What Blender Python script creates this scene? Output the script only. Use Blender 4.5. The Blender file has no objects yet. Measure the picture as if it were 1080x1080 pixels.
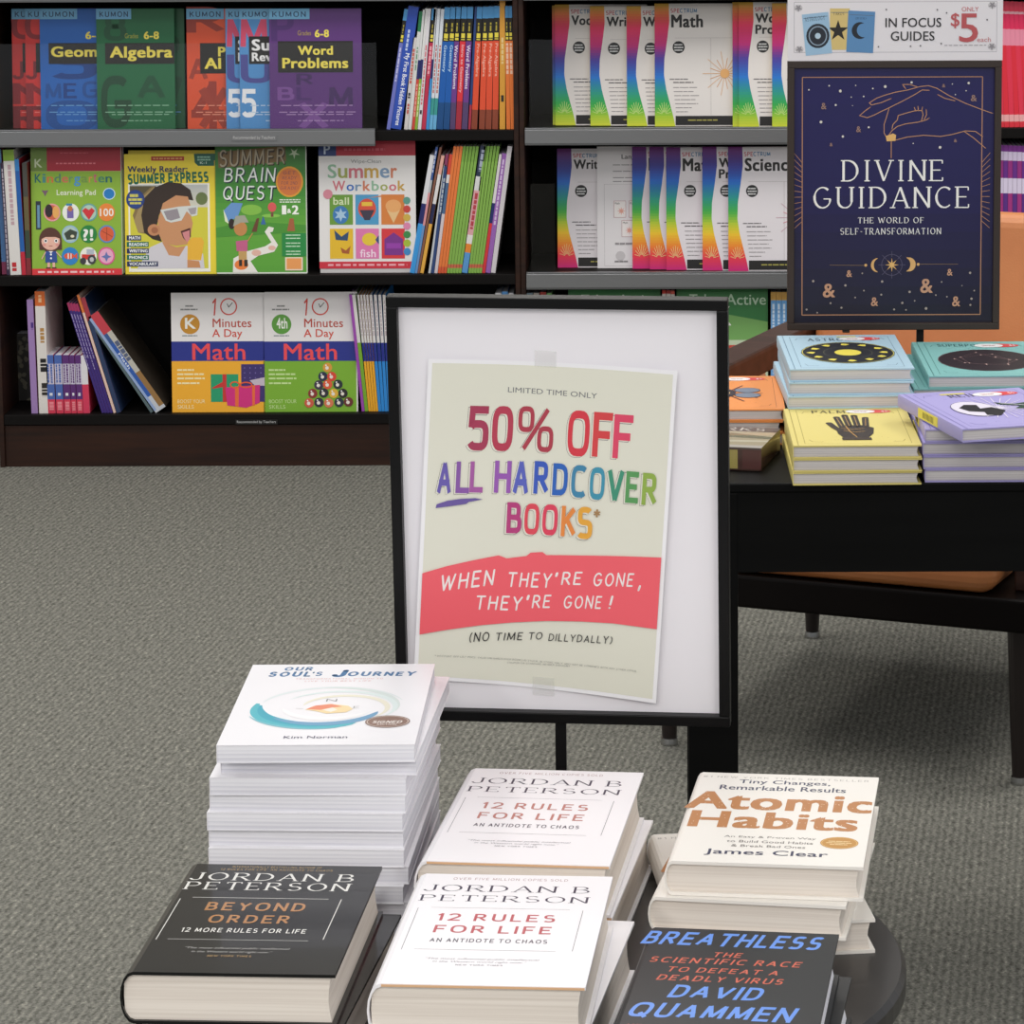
import bpy, math, random
from mathutils import Vector, Matrix
random.seed(7)
SC = bpy.context.scene
COL = SC.collection
PI = math.pi
# ------------------------------------------------------------------ camera
FPX, CH, PITCH, ROLL, XC, YC = 3456.97, 1.585, math.radians(8.375), math.radians(-0.219), 715.6, 267.9
R0 = Vector((1, 0, 0)); FW = Vector((0, math.cos(PITCH), -math.sin(PITCH))); U0 = Vector((0, math.sin(PITCH), math.cos(PITCH)))
RT = R0*math.cos(ROLL) + U0*math.sin(ROLL); UP = U0*math.cos(ROLL) - R0*math.sin(ROLL)
CO = Vector((0, 0, CH))
cd = bpy.data.cameras.new('camera'); cam = bpy.data.objects.new('camera', cd); COL.objects.link(cam)
cam.matrix_world = Matrix.Translation(CO) @ Matrix((RT, UP, -FW)).transposed().to_4x4()
cd.sensor_width = 36; cd.lens = 36*FPX/1080; cd.shift_x = (540-XC)/1080; cd.shift_y = -(540-YC)/1080; cd.clip_end = 60
SC.camera = cam
def ray(u, v): return FW + RT*((u-XC)/FPX) + UP*((YC-v)/FPX)
def on_y(u, v, y):
    d = ray(u, v); return CO + d*(y/d.y)
# ------------------------------------------------------------------ world, lights, exposure
W = bpy.data.worlds.new('world'); SC.world = W; W.use_nodes = True
W.node_tree.nodes['Background'].inputs[0].default_value = (.93, .96, 1, 1)
W.node_tree.nodes['Background'].inputs[1].default_value = .48
SC.view_settings.view_transform = 'Standard'; SC.view_settings.look = 'None'
SC.view_settings.exposure = 0.02; SC.view_settings.gamma = 1; SC.view_settings.use_curve_mapping = False
def area(x, y, z, sx, sy, e, col=(1, .97, .92), rx=0, ry=0):
    l = bpy.data.lights.new('ceiling_lamp', 'AREA'); l.shape = 'RECTANGLE'; l.size = sx; l.size_y = sy; l.energy = e; l.color = col
    o = bpy.data.objects.new('ceiling_lamp', l); COL.objects.link(o); o.location = (x, y, z); o.rotation_euler = (rx, ry, 0)
for lx in (-2.6, -.2, 2.2):
    for ly, e in ((-3.4, 86), (-1, 40), (1.4, 7), (3.8, 17), (5.9, 32)):
        area(lx, ly, 3.3, .6, 1.2, e)
# ------------------------------------------------------------------ materials
def lin(h):
    if isinstance(h, str):
        h = h.lstrip('#'); c = [int(h[i:i+2], 16)/255 for i in (0, 2, 4)]
    else: c = h
    return tuple(((x+.055)/1.055)**2.4 if x > .04045 else x/12.92 for x in c) + (1,)
MC = {}
def mat(col, rough=.5, coat=0., metal=0., spec=.5):
    k = (col, rough, coat, metal, spec)
    if k in MC: return MC[k]
    m = bpy.data.materials.new('paint_' + str(len(MC))); m.use_nodes = True
    b = m.node_tree.nodes['Principled BSDF']
    b.inputs['Base Color'].default_value = lin(col); b.inputs['Roughness'].default_value = rough
    b.inputs['Coat Weight'].default_value = coat; b.inputs['Coat Roughness'].default_value = .06
    b.inputs['Metallic'].default_value = metal; b.inputs['Specular IOR Level'].default_value = spec
    MC[k] = m; return m
def nodemat(name, build):
    if name in MC: return MC[name]
    m = bpy.data.materials.new(name); m.use_nodes = True; nt = m.node_tree
    build(nt, nt.nodes['Principled BSDF'], nt.nodes.new, nt.links.new); MC[name] = m; return m
def ramp(N, stops):
    r = N('ShaderNodeValToRGB'); e = r.color_ramp.elements
    e[0].position, e[0].color = stops[0][0], lin(stops[0][1]); e[1].position, e[1].color = stops[-1][0], lin(stops[-1][1])
    for p, c in stops[1:-1]:
        q = e.new(p); q.color = lin(c)
    return r
def b_carpet(nt, b, N, L):
    t = N('ShaderNodeTexCoord')
    mp = N('ShaderNodeMapping'); mp.inputs['Rotation'].default_value = (0, 0, math.radians(7)); L(t.outputs['Object'], mp.inputs[0])
    wv = N('ShaderNodeTexWave'); wv.wave_type = 'BANDS'; wv.bands_direction = 'X'; wv.inputs['Scale'].default_value = 29; wv.inputs['Distortion'].default_value = 6
    wv.inputs['Detail'].default_value = 3; wv.inputs['Detail Scale'].default_value = 2.5; wv.inputs['Detail Roughness'].default_value = .7; L(mp.outputs[0], wv.inputs[0])
    n1 = N('ShaderNodeTexNoise'); n1.inputs['Scale'].default_value = 230; n1.inputs['Detail'].default_value = 3; n1.inputs['Roughness'].default_value = .8; L(t.outputs['Object'], n1.inputs[0])
    m3 = N('ShaderNodeMapping'); m3.inputs['Scale'].default_value = (120, 55, 1); m3.inputs['Rotation'].default_value = (0, 0, math.radians(-12)); L(t.outputs['Object'], m3.inputs[0])
    n2 = N('ShaderNodeTexNoise'); n2.inputs['Scale'].default_value = 1; n2.inputs['Detail'].default_value = 2; L(m3.outputs[0], n2.inputs[0])
    a = N('ShaderNodeMath'); a.operation = 'MULTIPLY_ADD'; a.inputs[1].default_value = .22; L(wv.outputs['Fac'], a.inputs[0]); L(n1.outputs['Fac'], a.inputs[2])
    a2 = N('ShaderNodeMath'); a2.operation = 'MULTIPLY_ADD'; a2.inputs[1].default_value = .7; L(n2.outputs['Fac'], a2.inputs[0]); L(a.outputs[0], a2.inputs[2])
    r = ramp(N, ((.0, '47463f'), (.5, '787770'), (.8, '908e84'), (1, 'b9b6aa'))); 
    mr = N('ShaderNodeMapRange'); mr.inputs['From Min'].default_value = .60; mr.inputs['From Max'].default_value = 1.34; L(a2.outputs[0], mr.inputs[0])
    L(mr.outputs[0], r.inputs[0]); L(r.outputs[0], b.inputs['Base Color']); b.inputs['Roughness'].default_value = .95; b.inputs['Specular IOR Level'].default_value = .1
    bp = N('ShaderNodeBump'); bp.inputs['Strength'].default_value = .6; bp.inputs['Distance'].default_value = .004; L(a2.outputs[0], bp.inputs['Height']); L(bp.outputs[0], b.inputs['Normal'])
CARPET = nodemat('grey_carpet', b_carpet)
def wood(name, c0, c1, rough=.45, sc=(3, 3, 40), sp=.3):
    def f(nt, b, N, L):
        t = N('ShaderNodeTexCoord'); mp = N('ShaderNodeMapping'); mp.inputs['Scale'].default_value = sc; L(t.outputs['Object'], mp.inputs[0])
        n = N('ShaderNodeTexNoise'); n.inputs['Scale'].default_value = 1.4; n.inputs['Detail'].default_value = 5; L(mp.outputs[0], n.inputs[0])
        r = ramp(N, ((.3, c0), (.7, c1))); L(n.outputs['Fac'], r.inputs[0]); L(r.outputs[0], b.inputs['Base Color'])
        b.inputs['Roughness'].default_value = rough; b.inputs['Specular IOR Level'].default_value = sp
    return nodemat(name, f)
CASE = wood('dark_walnut', '20110b', '331b10', .5)
CASEB = wood('shelf_black', '0b0908', '110e0d', .6, sp=.15)
CHAIRW = wood('chair_wood', '33201a', '4a3028', .35, (4, 30, 30))
BLACKT = wood('black_table', '060606', '0a0a0a', .5, sp=.1)
RAIL = mat('77787a', .35, 0, .75)
def pages(name, c0, c1, freq):
    def f(nt, b, N, L):
        t = N('ShaderNodeTexCoord'); mp = N('ShaderNodeMapping'); mp.inputs['Scale'].default_value = (4, 4, freq); L(t.outputs['Object'], mp.inputs[0])
        n = N('ShaderNodeTexNoise'); n.inputs['Scale'].default_value = 1; n.inputs['Detail'].default_value = 3; L(mp.outputs[0], n.inputs[0])
        r = ramp(N, ((.25, c0), (.6, c1))); L(n.outputs['Fac'], r.inputs[0]); L(r.outputs[0], b.inputs['Base Color']); b.inputs['Roughness'].default_value = .8
        bp = N('ShaderNodeBump'); bp.inputs['Strength'].default_value = .25; bp.inputs['Distance'].default_value = .0005; L(n.outputs['Fac'], bp.inputs['Height']); L(bp.outputs[0], b.inputs['Normal'])
    return nodemat(name, f)
PG_W = pages('pages_white', 'c9c8d2', 'ecebf0', 420)
PG_C = pages('pages_cream', 'd3c8bd', 'e6ddd3', 420)
PG_G = pages('pages_grey', 'b4aeaf', 'd6d1d0', 500)
def b_glass(nt, b, N, L):
    tr = N('ShaderNodeBsdfTransparent'); tr.inputs[0].default_value = (.97, .97, .97, 1); gl = N('ShaderNodeBsdfGlossy'); gl.inputs['Roughness'].default_value = .08
    mx = N('ShaderNodeMixShader'); mx.inputs[0].default_value = .025; L(tr.outputs[0], mx.inputs[1]); L(gl.outputs[0], mx.inputs[2])
    L(mx.outputs[0], nt.nodes['Material Output'].inputs[0])
GLASS = nodemat('clear_acrylic', b_glass)
def b_leather(nt, b, N, L):
    t = N('ShaderNodeTexCoord'); n = N('ShaderNodeTexNoise'); n.inputs['Scale'].default_value = 6; n.inputs['Detail'].default_value = 4; L(t.outputs['Object'], n.inputs[0])
    r = ramp(N, ((.3, 'bd7343'), (.75, 'cf8752'))); L(n.outputs['Fac'], r.inputs[0]); L(r.outputs[0], b.inputs['Base Color']); b.inputs['Roughness'].default_value = .42
    v = N('ShaderNodeTexVoronoi'); v.inputs['Scale'].default_value = 260; L(t.outputs['Object'], v.inputs[0])
    bp = N('ShaderNodeBump'); bp.inputs['Strength'].default_value = .12; bp.inputs['Distance'].default_value = .001; L(v.outputs['Distance'], bp.inputs['Height']); L(bp.outputs[0], b.inputs['Normal'])
LEATHER = nodemat('orange_leather', b_leather)
# ------------------------------------------------------------------ mesh builder
class MB:
    def __init__(s): s.v = []; s.f = []; s.m = []; s.ms = []; s.idx = {}
    def mi(s, m):
        if isinstance(m, str): m = mat(m)
        k = m.name
        if k not in s.idx: s.idx[k] = len(s.ms); s.ms.append(m)
        return s.idx[k]
    def face(s, pts, m):
        n = len(s.v); s.v += [tuple(p) for p in pts]; s.f.append(tuple(range(n, n+len(pts)))); s.m.append(s.mi(m))
    def mesh(s, vs, fs, m):
        n = len(s.v); s.v += [tuple(p) for p in vs]; k = s.mi(m)
        for f in fs: s.f.append(tuple(n+i for i in f)); s.m.append(k)
    def box(s, x0, x1, y0, y1, z0, z1, m, T=None):
        vs = [Vector((x, y, z)) for z in (z0, z1) for y in (y0, y1) for x in (x0, x1)]
        if T is not None: vs = [T @ v for v in vs]
        s.mesh(vs, ((0, 2, 3, 1), (4, 5, 7, 6), (0, 1, 5, 4), (2, 6, 7, 3), (0, 4, 6, 2), (1, 3, 7, 5)), m)
    def bar(s, a, b, w, h, m, bev=0):     # box along a->b
        a = Vector(a); b = Vector(b); d = (b-a); L = d.length; d.normalize()
        sd = d.cross(Vector((0, 0, 1)))
        if sd.length < 1e-4: sd = Vector((1, 0, 0))
        sd.normalize(); up = sd.cross(d)
        T = Matrix((sd, d, up)).transposed().to_4x4(); T.translation = a
        s.box(-w/2, w/2, 0, L, -h/2, h/2, m, T)
    def ext(s, prof, y0, y1, m, axis='y'):   # closed profile in xz extruded along y
        n = len(prof); a = [(x, y0, z) for x, z in prof]; b = [(x, y1, z) for x, z in prof]
        fs = [(i, (i+1) % n, n+(i+1) % n, n+i) for i in range(n)] + [tuple(range(n))[::-1], tuple(range(n, 2*n))]
        s.mesh(a+b, fs, m)
    def lathe(s, prof, m, cx=0, cy=0, n=40):
        k = len(prof); vs = [(cx+r*math.cos(2*PI*i/n), cy+r*math.sin(2*PI*i/n), z) for i in range(n) for r, z in prof]
        fs = [(i*k+j, ((i+1) % n)*k+j, ((i+1) % n)*k+j+1, i*k+j+1) for i in range(n) for j in range(k-1)]
        fs += [tuple(i*k for i in range(n))[::-1], tuple(i*k+k-1 for i in range(n))]
        s.mesh(vs, fs, m)
    def build(s, name, parent=None, bevel=0, smooth=False, seg=2):
        me = bpy.data.meshes.new(name); me.from_pydata(s.v, [], s.f); 
        for m in s.ms: me.materials.append(m)
        me.polygons.foreach_set('material_index', s.m); me.update()
        o = bpy.data.objects.new(name, me); COL.objects.link(o)
        if parent: o.parent = parent
        if bevel:
            md = o.modifiers.new('bevel', 'BEVEL'); md.width = bevel; md.segments = seg; md.limit_method = 'ANGLE'; md.angle_limit = math.radians(40)
        if smooth: me.polygons.foreach_set('use_smooth', [True]*len(me.polygons))
        return o
def thing(name, label, cat, loc=(0, 0, 0), rot=0, group=None):
    o = bpy.data.objects.new(name, None); COL.objects.link(o); o.empty_display_size = .05
    o.location = loc; o.rotation_euler = (0, 0, rot); o['label'] = label; o['category'] = cat
    if group: o['group'] = group
    return o
def copy_thing(r, label, loc, rot, group=None):
    c = r.copy(); COL.objects.link(c); c.location = loc; c.rotation_euler = (0, 0, rot); c['label'] = label
    if group: c['group'] = group
    for ch in list(r.children):
        d = ch.copy(); COL.objects.link(d); d.parent = c
    return c
def struct(o): o['kind'] = 'structure'; return o
# ------------------------------------------------------------------ lettering
def arc(cx, cy, rx, ry, a0, a1, e=1., n=0):
    n = n or max(4, int(abs(a1-a0)/15)); out = []
    for i in range(n+1):
        t = math.radians(a0+(a1-a0)*i/n); c, q = math.cos(t), math.sin(t)
        out.append((cx+rx*math.copysign(abs(c)**e, c), cy+ry*math.copysign(abs(q)**e, q)))
    return out
def glyphs(e):
    A = lambda *a: arc(*a, e=e)
    g = {
     'A': [[(0, 0), (.35, 1)], [(.35, 1), (.7, 0)], [(.12, .34), (.58, .34)]],
     'B': [[(0, 0), (0, 1)], [(0, 1), (.2, 1)]+A(.25, .76, .25, .24, 90, -90)+[(0, .52)], [(.2, .52)]+A(.25, .26, .32, .26, 90, -90)+[(0, 0)]],
     'C': [A(.38, .5, .38, .5, 48, 312)], 'D': [[(0, 0), (0, 1)], [(0, 1), (.2, 1)]+A(.2, .5, .45, .5, 90, -90)+[(0, 0)]],
     'E': [[(0, 0), (0, 1)], [(0, 1), (.5, 1)], [(0, .52), (.42, .52)], [(0, 0), (.52, 0)]], 'F': [[(0, 0), (0, 1)], [(0, 1), (.5, 1)], [(0, .5), (.42, .5)]],
     'G': [A(.38, .5, .38, .5, 48, 330)+[(.73, .42)], [(.42, .44), (.76, .44)]], 'H': [[(0, 0), (0, 1)], [(.62, 0), (.62, 1)], [(0, .52), (.62, .52)]],
     'I': [[(0, 0), (0, 1)]], 'J': [[(.42, 1), (.42, .25)]+A(.21, .25, .21, .25, 0, -170)], 'K': [[(0, 0), (0, 1)], [(.58, 1), (.03, .42)], [(.18, .6), (.62, 0)]],
     'L': [[(0, 0), (0, 1)], [(0, 0), (.48, 0)]], 'M': [[(0, 0), (.04, 1)], [(.04, 1), (.4, .1)], [(.4, .1), (.76, 1)], [(.76, 1), (.8, 0)]],
     'N': [[(0, 0), (0, 1)], [(0, 1), (.64, 0)], [(.64, 0), (.64, 1)]], 'O': [A(.38, .5, .38, .5, 90, 450)],
     'P': [[(0, 0), (0, 1)], [(0, 1), (.25, 1)]+A(.25, .73, .28, .27, 90, -90)+[(0, .46)]],
     'Q': [A(.38, .5, .38, .5, 90, 450), [(.42, .25), (.8, -.12)]], 'R': [[(0, 0), (0, 1)], [(0, 1), (.25, 1)]+A(.25, .74, .27, .26, 90, -90)+[(0, .48)], [(.25, .48), (.6, 0)]],
     'S': [A(.27, .76, .24, .24, 35, 270)+A(.27, .26, .27, .26, 90, -145)[1:]], 'T': [[(0, 1), (.64, 1)], [(.32, 0), (.32, 1)]],
     'U': [[(0, 1), (0, .32)]+A(.31, .32, .31, .32, 180, 360)+[(.62, 1)]], 'V': [[(0, 1), (.34, 0)], [(.34, 0), (.68, 1)]],
     'W': [[(0, 1), (.26, 0)], [(.26, 0), (.5, .9)], [(.5, .9), (.74, 0)], [(.74, 0), (1, 1)]], 'X': [[(0, 1), (.64, 0)], [(0, 0), (.64, 1)]],
     'Y': [[(0, 1), (.32, .48)], [(.32, .48), (.64, 1)], [(.32, .48), (.32, 0)]], 'Z': [[(0, 1), (.6, 1)], [(.6, 1), (0, 0)], [(0, 0), (.6, 0)]],
     '0': [A(.3, .5, .3, .5, 90, 450)], '1': [[(.02, .78), (.22, 1)], [(.22, 1), (.22, 0)]],
     '2': [A(.28, .72, .28, .28, 165, -20)+[(.02, 0)], [(.02, 0), (.58, 0)]], '4': [[(.45, 0), (.45, 1)], [(.45, 1), (0, .28)], [(0, .28), (.62, .28)]],
     '5': [[(.52, 1), (.06, 1)], [(.06, 1), (.03, .52)], [(.03, .52)]+A(.27, .31, .28, .31, 130, -150)],
     '%': [A(.2, .74, .2, .26, 90, 450), A(.85, .26, .2, .26, 90, 450), [(.15, 0), (.9, 1)]],
     "'": [[(.02, 1), (0, .78)]], ',': [[(.05, .06), (0, -.16)]], '.': [[(0, 0), (0, .03)]], '!': [[(.05, 1), (.03, .3)], [(.02, .03), (.02, .0)]],
     '-': [[(0, .45), (.3, .45)]], '(': [arc(.3, .5, .3, .62, 115, 245)], ')': [arc(-.1, .5, .3, .62, 65, -65)], '?': [A(.25, .75, .24, .25, 160, -60)+[(.25, .3)], [(.25, .03), (.25, 0)]],
     '*': [[(.15, 1), (.15, .6)], [(0, .9), (.3, .7)], [(0, .7), (.3, .9)]], '$': [A(.27, .72, .24, .2, 35, 270)+A(.27, .28, .26, .24, 90, -145)[1:], [(.27, -.08), (.27, 1.08)]],
     ':': [[(0, .1), (0, .16)], [(0, .6), (0, .66)]], '#': [[(.1, 0), (.2, 1)], [(.4, 0), (.5, 1)], [(0, .33), (.6, .33)], [(0, .66), (.6, .66)]], '8': [A(.27, .75, .23, .25, 90, 450), A(.27, .26, .27, .26, 90, 450)],
     '6': [[(.45, .98)]+A(.3, .3, .28, .3, 165, 525)]}
    return g
GL = {}
def ribbon(pts, wf, V, F, cap=False):
    P = [Vector(p) for p in pts]
    Q = [P[0]]
    for p in P[1:]:
        if (p-Q[-1]).length > 1e-4: Q.append(p)
    P = Q
    if len(P) < 2: return
    closed = (P[0]-P[-1]).length < 1e-3
    n = len(P); L = []; R = []
    for i in range(n):
        d0 = (P[i]-P[i-1]) if i > 0 else ((P[0]-P[-2]) if closed else P[1]-P[0])
        d1 = (P[i+1]-P[i]) if i < n-1 else ((P[1]-P[0]) if closed else P[-1]-P[-2])
        d0 = d0.normalized(); d1 = d1.normalized(); t = (d0+d1)
        t = t.normalized() if t.length > .1 else d1
        nn = Vector((-t.y, t.x)); c = max(.55, nn.dot(Vector((-d1.y, d1.x)))); w = wf(t)/2/c
        L.append(P[i]+nn*w); R.append(P[i]-nn*w)
    k = len(V); V += [(p.x, p.y) for p in L] + [(p.x, p.y) for p in R]
    F += [(k+i, k+i+1, k+n+i+1, k+n+i) for i in range(n-1)]
    if cap:
        for q, d in ((P[0], P[1]-P[0]), (P[-1], P[-1]-P[-2])):
            r = wf(d.normalized())/2; k = len(V)
            V += [(q.x+r*math.cos(2*PI*j/10), q.y+r*math.sin(2*PI*j/10)) for j in range(10)]; F.append(tuple(range(k, k+10)))
STY = {  # superellipse exponent, stroke, caps, tracking, serif, slant
 'cond': (.62, .19, False, .17, 0, 0), 'hand': (1., .13, True, .26, 0, .12), 'serif': (1., .1, False, .2, 1, 0), 'serifb': (1., .14, False, .24, 1, 0),
 'wide': (.8, .17, False, .3, 0, .0), 'thin': (1., .07, False, .3, 0, 0), 'block': (.7, .2, False, .2, 0, .0)}
TX = {}
def smesh(s, style, k=1.):
    key = (s, style, k)
    if key in TX: return TX[key]
    e, w, cap, tr, sf, sl = STY[style]; w *= k
    if e not in GL: GL[e] = glyphs(e)
    V = []; F = []; x = 0; rr = random.Random(len(s))
    for ch in s:
        if ch == ' ': x += .5 if style != 'cond' else .35; continue
        g = GL[e].get(ch)
        if not g: x += .3; continue
        xm = max(p[0] for st in g for p in st); v = []; sc = 1.
        if sf and ch == 'I': x += .11; xm = .11
        if style == 'hand': sc = rr.uniform(.92, 1.06)
        wf = (lambda t: w)
        if sf:
            def wf(t, w=w):
                a = abs(t.y); th = .48*w + .62*w*a
                if t.x*t.y > 0 and .3 < abs(t.y) < .97: th = .55*w
                elif a > .3: th = w*(.75+.25*a)
                return th
        for si, st in enumerate(g):
            if not cap and not sf and len(st) > 1:
                st = list(st)
                for i0, i1 in ((0, 1), (-1, -2)):
                    (ax_, ay_), (bx_, by_) = st[i0], st[i1]; dx, dy = ax_-bx_, ay_-by_; L_ = math.hypot(dx, dy)
                    if L_ > .1 and (abs(dx) < .01 or abs(dy) < .01) and not (ch in 'BDPRO0' and abs(dy) < .01): st[i0] = (ax_+dx/L_*w/2, ay_+dy/L_*w/2)
            ribbon(st, wf, v, F_ := [], cap); F += [tuple(len(V)+i for i in f) for f in F_]; V += [((x+p[0]*sc), p[1]*sc, si) for p in v]; v = []
        if sf:
            ends = []
            for st in g:
                for a, b in ((st[0], st[1]), (st[-1], st[-2])):
                    dy, dx = abs(a[1]-b[1]), abs(a[0]-b[0]); ends.append((a, dy > dx and dy > .3, dy < .01 and dx > .15))
            for a, vert, hor in ends:
                m = [q for q in ends if abs(q[0][0]-a[0])+abs(q[0][1]-a[1]) < .02 and (q[1])]
                if vert and len(m) == 1 and (a[1] < .01 or a[1] > .99):
                    k2 = len(V); h = .05; y0 = a[1]-h/2; sw = .13
                    V += [(x+a[0]-sw, y0, 5), (x+a[0]+sw, y0, 5), (x+a[0]+sw, y0+h, 5), (x+a[0]-sw, y0+h, 5)]; F.append((k2, k2+1, k2+2, k2+3))
                if hor and ch in 'EFLTZ' and (a[1] < .1 or a[1] > .9) and not any(q[1] for q in m) and len([q for q in ends if q[0] == a]) == 1:
                    k2 = len(V); s0 = 1 if a[1] < .1 else -1; hh = .16
                    V += [(x+a[0]-.03, a[1], 6), (x+a[0]+.03, a[1], 6), (x+a[0]+.03, a[1]+s0*hh, 6), (x+a[0]-.03, a[1]+s0*hh, 6)]; F.append((k2, k2+1, k2+2, k2+3))
        x += xm*sc+tr+(w if style != 'serif' else w*1.3)
    if sl: V = [(a+b*sl, b, j) for a, b, j in V]
    TX[key] = (V, F); return TX[key]
def fmesh(s, bold=0, shear=0):
    key = (s, bold, shear)
    if key in TX: return TX[key]
    cu = bpy.data.curves.new('lettering', 'FONT'); cu.body = s; cu.size = 1; cu.shear = shear; cu.resolution_u = 3; cu.space_character = 1+bold*2.2
    o = bpy.data.objects.new('lettering', cu); me = bpy.data.meshes.new_from_object(o)
    V0 = [(v.co.x, v.co.y) for v in me.vertices]; F0 = [tuple(p.vertices) for p in me.polygons]; V = []; F = []
    offs = ((0, 0),) if not bold else ((-bold, -bold*.5), (bold, -bold*.5), (-bold, bold*.5), (bold, bold*.5), (0, 0))
    for j, (dx, dy) in enumerate(offs): k = len(V); V += [(a+dx, b+dy, j) for a, b in V0]; F += [tuple(k+i for i in f) for f in F0]
    bpy.data.meshes.remove(me); bpy.data.objects.remove(o); bpy.data.curves.remove(cu)
    TX[key] = (V, F); return TX[key]
LS = 2.5e-6     # thickness of one layer of ink
class Cv:
    """drawing surface on one face of a part: everything printed on it stays in the part's own mesh"""
    def __init__(s, mb, O, ex, ey, n, w, h, eps=.00005, fn=None, rough=.45, coat=0.):
        s.mb = mb; s.O = Vector(O); s.ex = Vector(ex); s.ey = Vector(ey); s.n = Vector(n); s.w = w; s.h = h; s.eps = eps; s.k = 1; s.fn = fn
        s.nobg = False; s.fr = (0, 1, 1, 0); s.cr = (0, 0, 1); s.rough = rough; s.coat = coat
    def frame(s, x0, y0, x1, y1, cr=(0, 0, 1)): s.fr = (x0, y0, x1, y1); s.cr = cr; return s
    def P(s, x, y):
        x = s.cr[0]+x/s.cr[2]; y = s.cr[1]+y/s.cr[2]; a = s.fr
        return ((x-a[0])/(a[2]-a[0])*s.w, (a[3]-y)/(a[3]-a[1])*s.h)
    def W(s, p, j=0):
        if s.fn: return s.fn(p[0], p[1], s.k*s.eps+j*LS)
        return s.O + s.ex*p[0] + s.ey*p[1] + s.n*(s.k*s.eps+j*LS)
    def M(s, c): return mat(c, s.rough, s.coat) if isinstance(c, str) else c
    def poly(s, pts, c, raw=False):
        s.k += 1; s.mb.face([s.W(p if raw else s.P(*p)) for p in pts], s.M(c))
    def rect(s, x0, y0, x1, y1, c):
        if s.nobg and (x0, y0, x1, y1) == (0, 0, 1, 1): return
        s.poly([(x0, y1), (x1, y1), (x1, y0), (x0, y0)], c)
    def box(s, x0, y0, x1, y1, wd, c):
        for q in (((x0, y0), (x1, y0)), ((x1, y0), (x1, y1)), ((x1, y1), (x0, y1)), ((x0, y1), (x0, y0))): s.line(q, wd, c)
    def ell(s, cx, cy, rx, ry, c, a0=0, a1=360, n=22): s.poly([(cx+rx*math.cos(math.radians(a0+(a1-a0)*i/n)), cy+ry*math.sin(math.radians(a0+(a1-a0)*i/n))) for i in range(n if a1-a0 == 360 else n+1)], c)
    def line(s, pts, wd, c, cap=False):    # wd in metres
        s.k += 1; V = []; F = []; ribbon([s.P(*p) for p in pts], lambda t: wd, V, F, cap)
        s.mb.mesh([s.W(p) for p in V], F, s.M(c))
    def ring(s, cx, cy, rx, ry, wd, c): s.line([(cx+rx*math.cos(i*PI/14), cy+ry*math.sin(i*PI/14)) for i in range(29)], wd, c)
    def star(s, cx, cy, r0, r1, n, c, rot=0): s.poly([(cx+(r1 if i % 2 else r0)*math.sin(rot+i*PI/n), cy+(r1 if i % 2 else r0)*math.cos(rot+i*PI/n)) for i in range(2*n)], c)
    def text(s, t, x0, y0, x1, y1, c, st='b', ang=0, k=1., shear=0, sk=0):
        """fit the words into the box x0,y0 (top left) - x1,y1 (bottom right)"""
        V, F = smesh(t, st, k) if st in STY else fmesh(t, {'b': .018, 'r': 0, 'x': .034, 'm': .010}[st], shear)
        if not V: return
        s.k += 1
        ax, bx = min(v[0] for v in V), max(v[0] for v in V); ay, by = min(v[1] for v in V), max(v[1] for v in V)
        p = s.P(x0, y1); q = s.P(x1, y0); cx, cy = (p[0]+q[0])/2, (p[1]+q[1])/2; ca, sa = math.cos(ang), math.sin(ang); out = []
        for a, b, j in V:
            X = p[0]+(a-ax)/(bx-ax+1e-9)*(q[0]-p[0])-cx; Y = p[1]+(b-ay)/(by-ay+1e-9)*(q[1]-p[1])-cy; X += sk*Y
            out.append(s.W((cx+X*ca-Y*sa, cy+X*sa+Y*ca), j))
        s.mb.mesh(out, F, s.M(c))
    def scrib(s, x0, y0, x1, y1, c, n=6):    # a line of print too small to read: a row of short word strokes
        r = random.Random(int(x0*7+y0*13)); x = x0; s.k += 1; L = (x1-x0)
        while x < x1-1e-6:
            wl = L*r.uniform(.6, 1.4)/n; e = min(x1, x+wl)
            s.mb.face([s.W(s.P(x, y1)), s.W(s.P(e, y1)), s.W(s.P(e, y0)), s.W(s.P(x, y0))], s.M(c)); x = e+L*.03
    def grad(s, x0, y0, x1, y1, stops, n=16, right=None):
        s.k += 1
        for i in range(n):
            t0, t1 = i/n, (i+1)/n; c = mix(stops, (t0+t1)/2); ya, yb = y0+(y1-y0)*t0, y0+(y1-y0)*t1
            ra, rb = (x1, x1) if not right else (x0+(x1-x0)*interp(right, t0), x0+(x1-x0)*interp(right, t1))
            s.mb.face([s.W(s.P(x0, yb)), s.W(s.P(rb, yb)), s.W(s.P(ra, ya)), s.W(s.P(x0, ya))], s.M(c))
def interp(tab, t):
    for (a, u), (b, v) in zip(tab, tab[1:]):
        if t <= b: return u+(v-u)*(t-a)/(b-a)
    return tab[-1][1]
def mix(stops, t):
    for (a, u), (b, v) in zip(stops, stops[1:]):
        if t <= b:
            k = (t-a)/(b-a); A = [int(u[i:i+2], 16) for i in (0, 2, 4)]; B = [int(v[i:i+2], 16) for i in (0, 2, 4)]
            return ''.join('%02x' % int(round(p+(q-p)*k)) for p, q in zip(A, B))
    return stops[-1][1]
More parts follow.
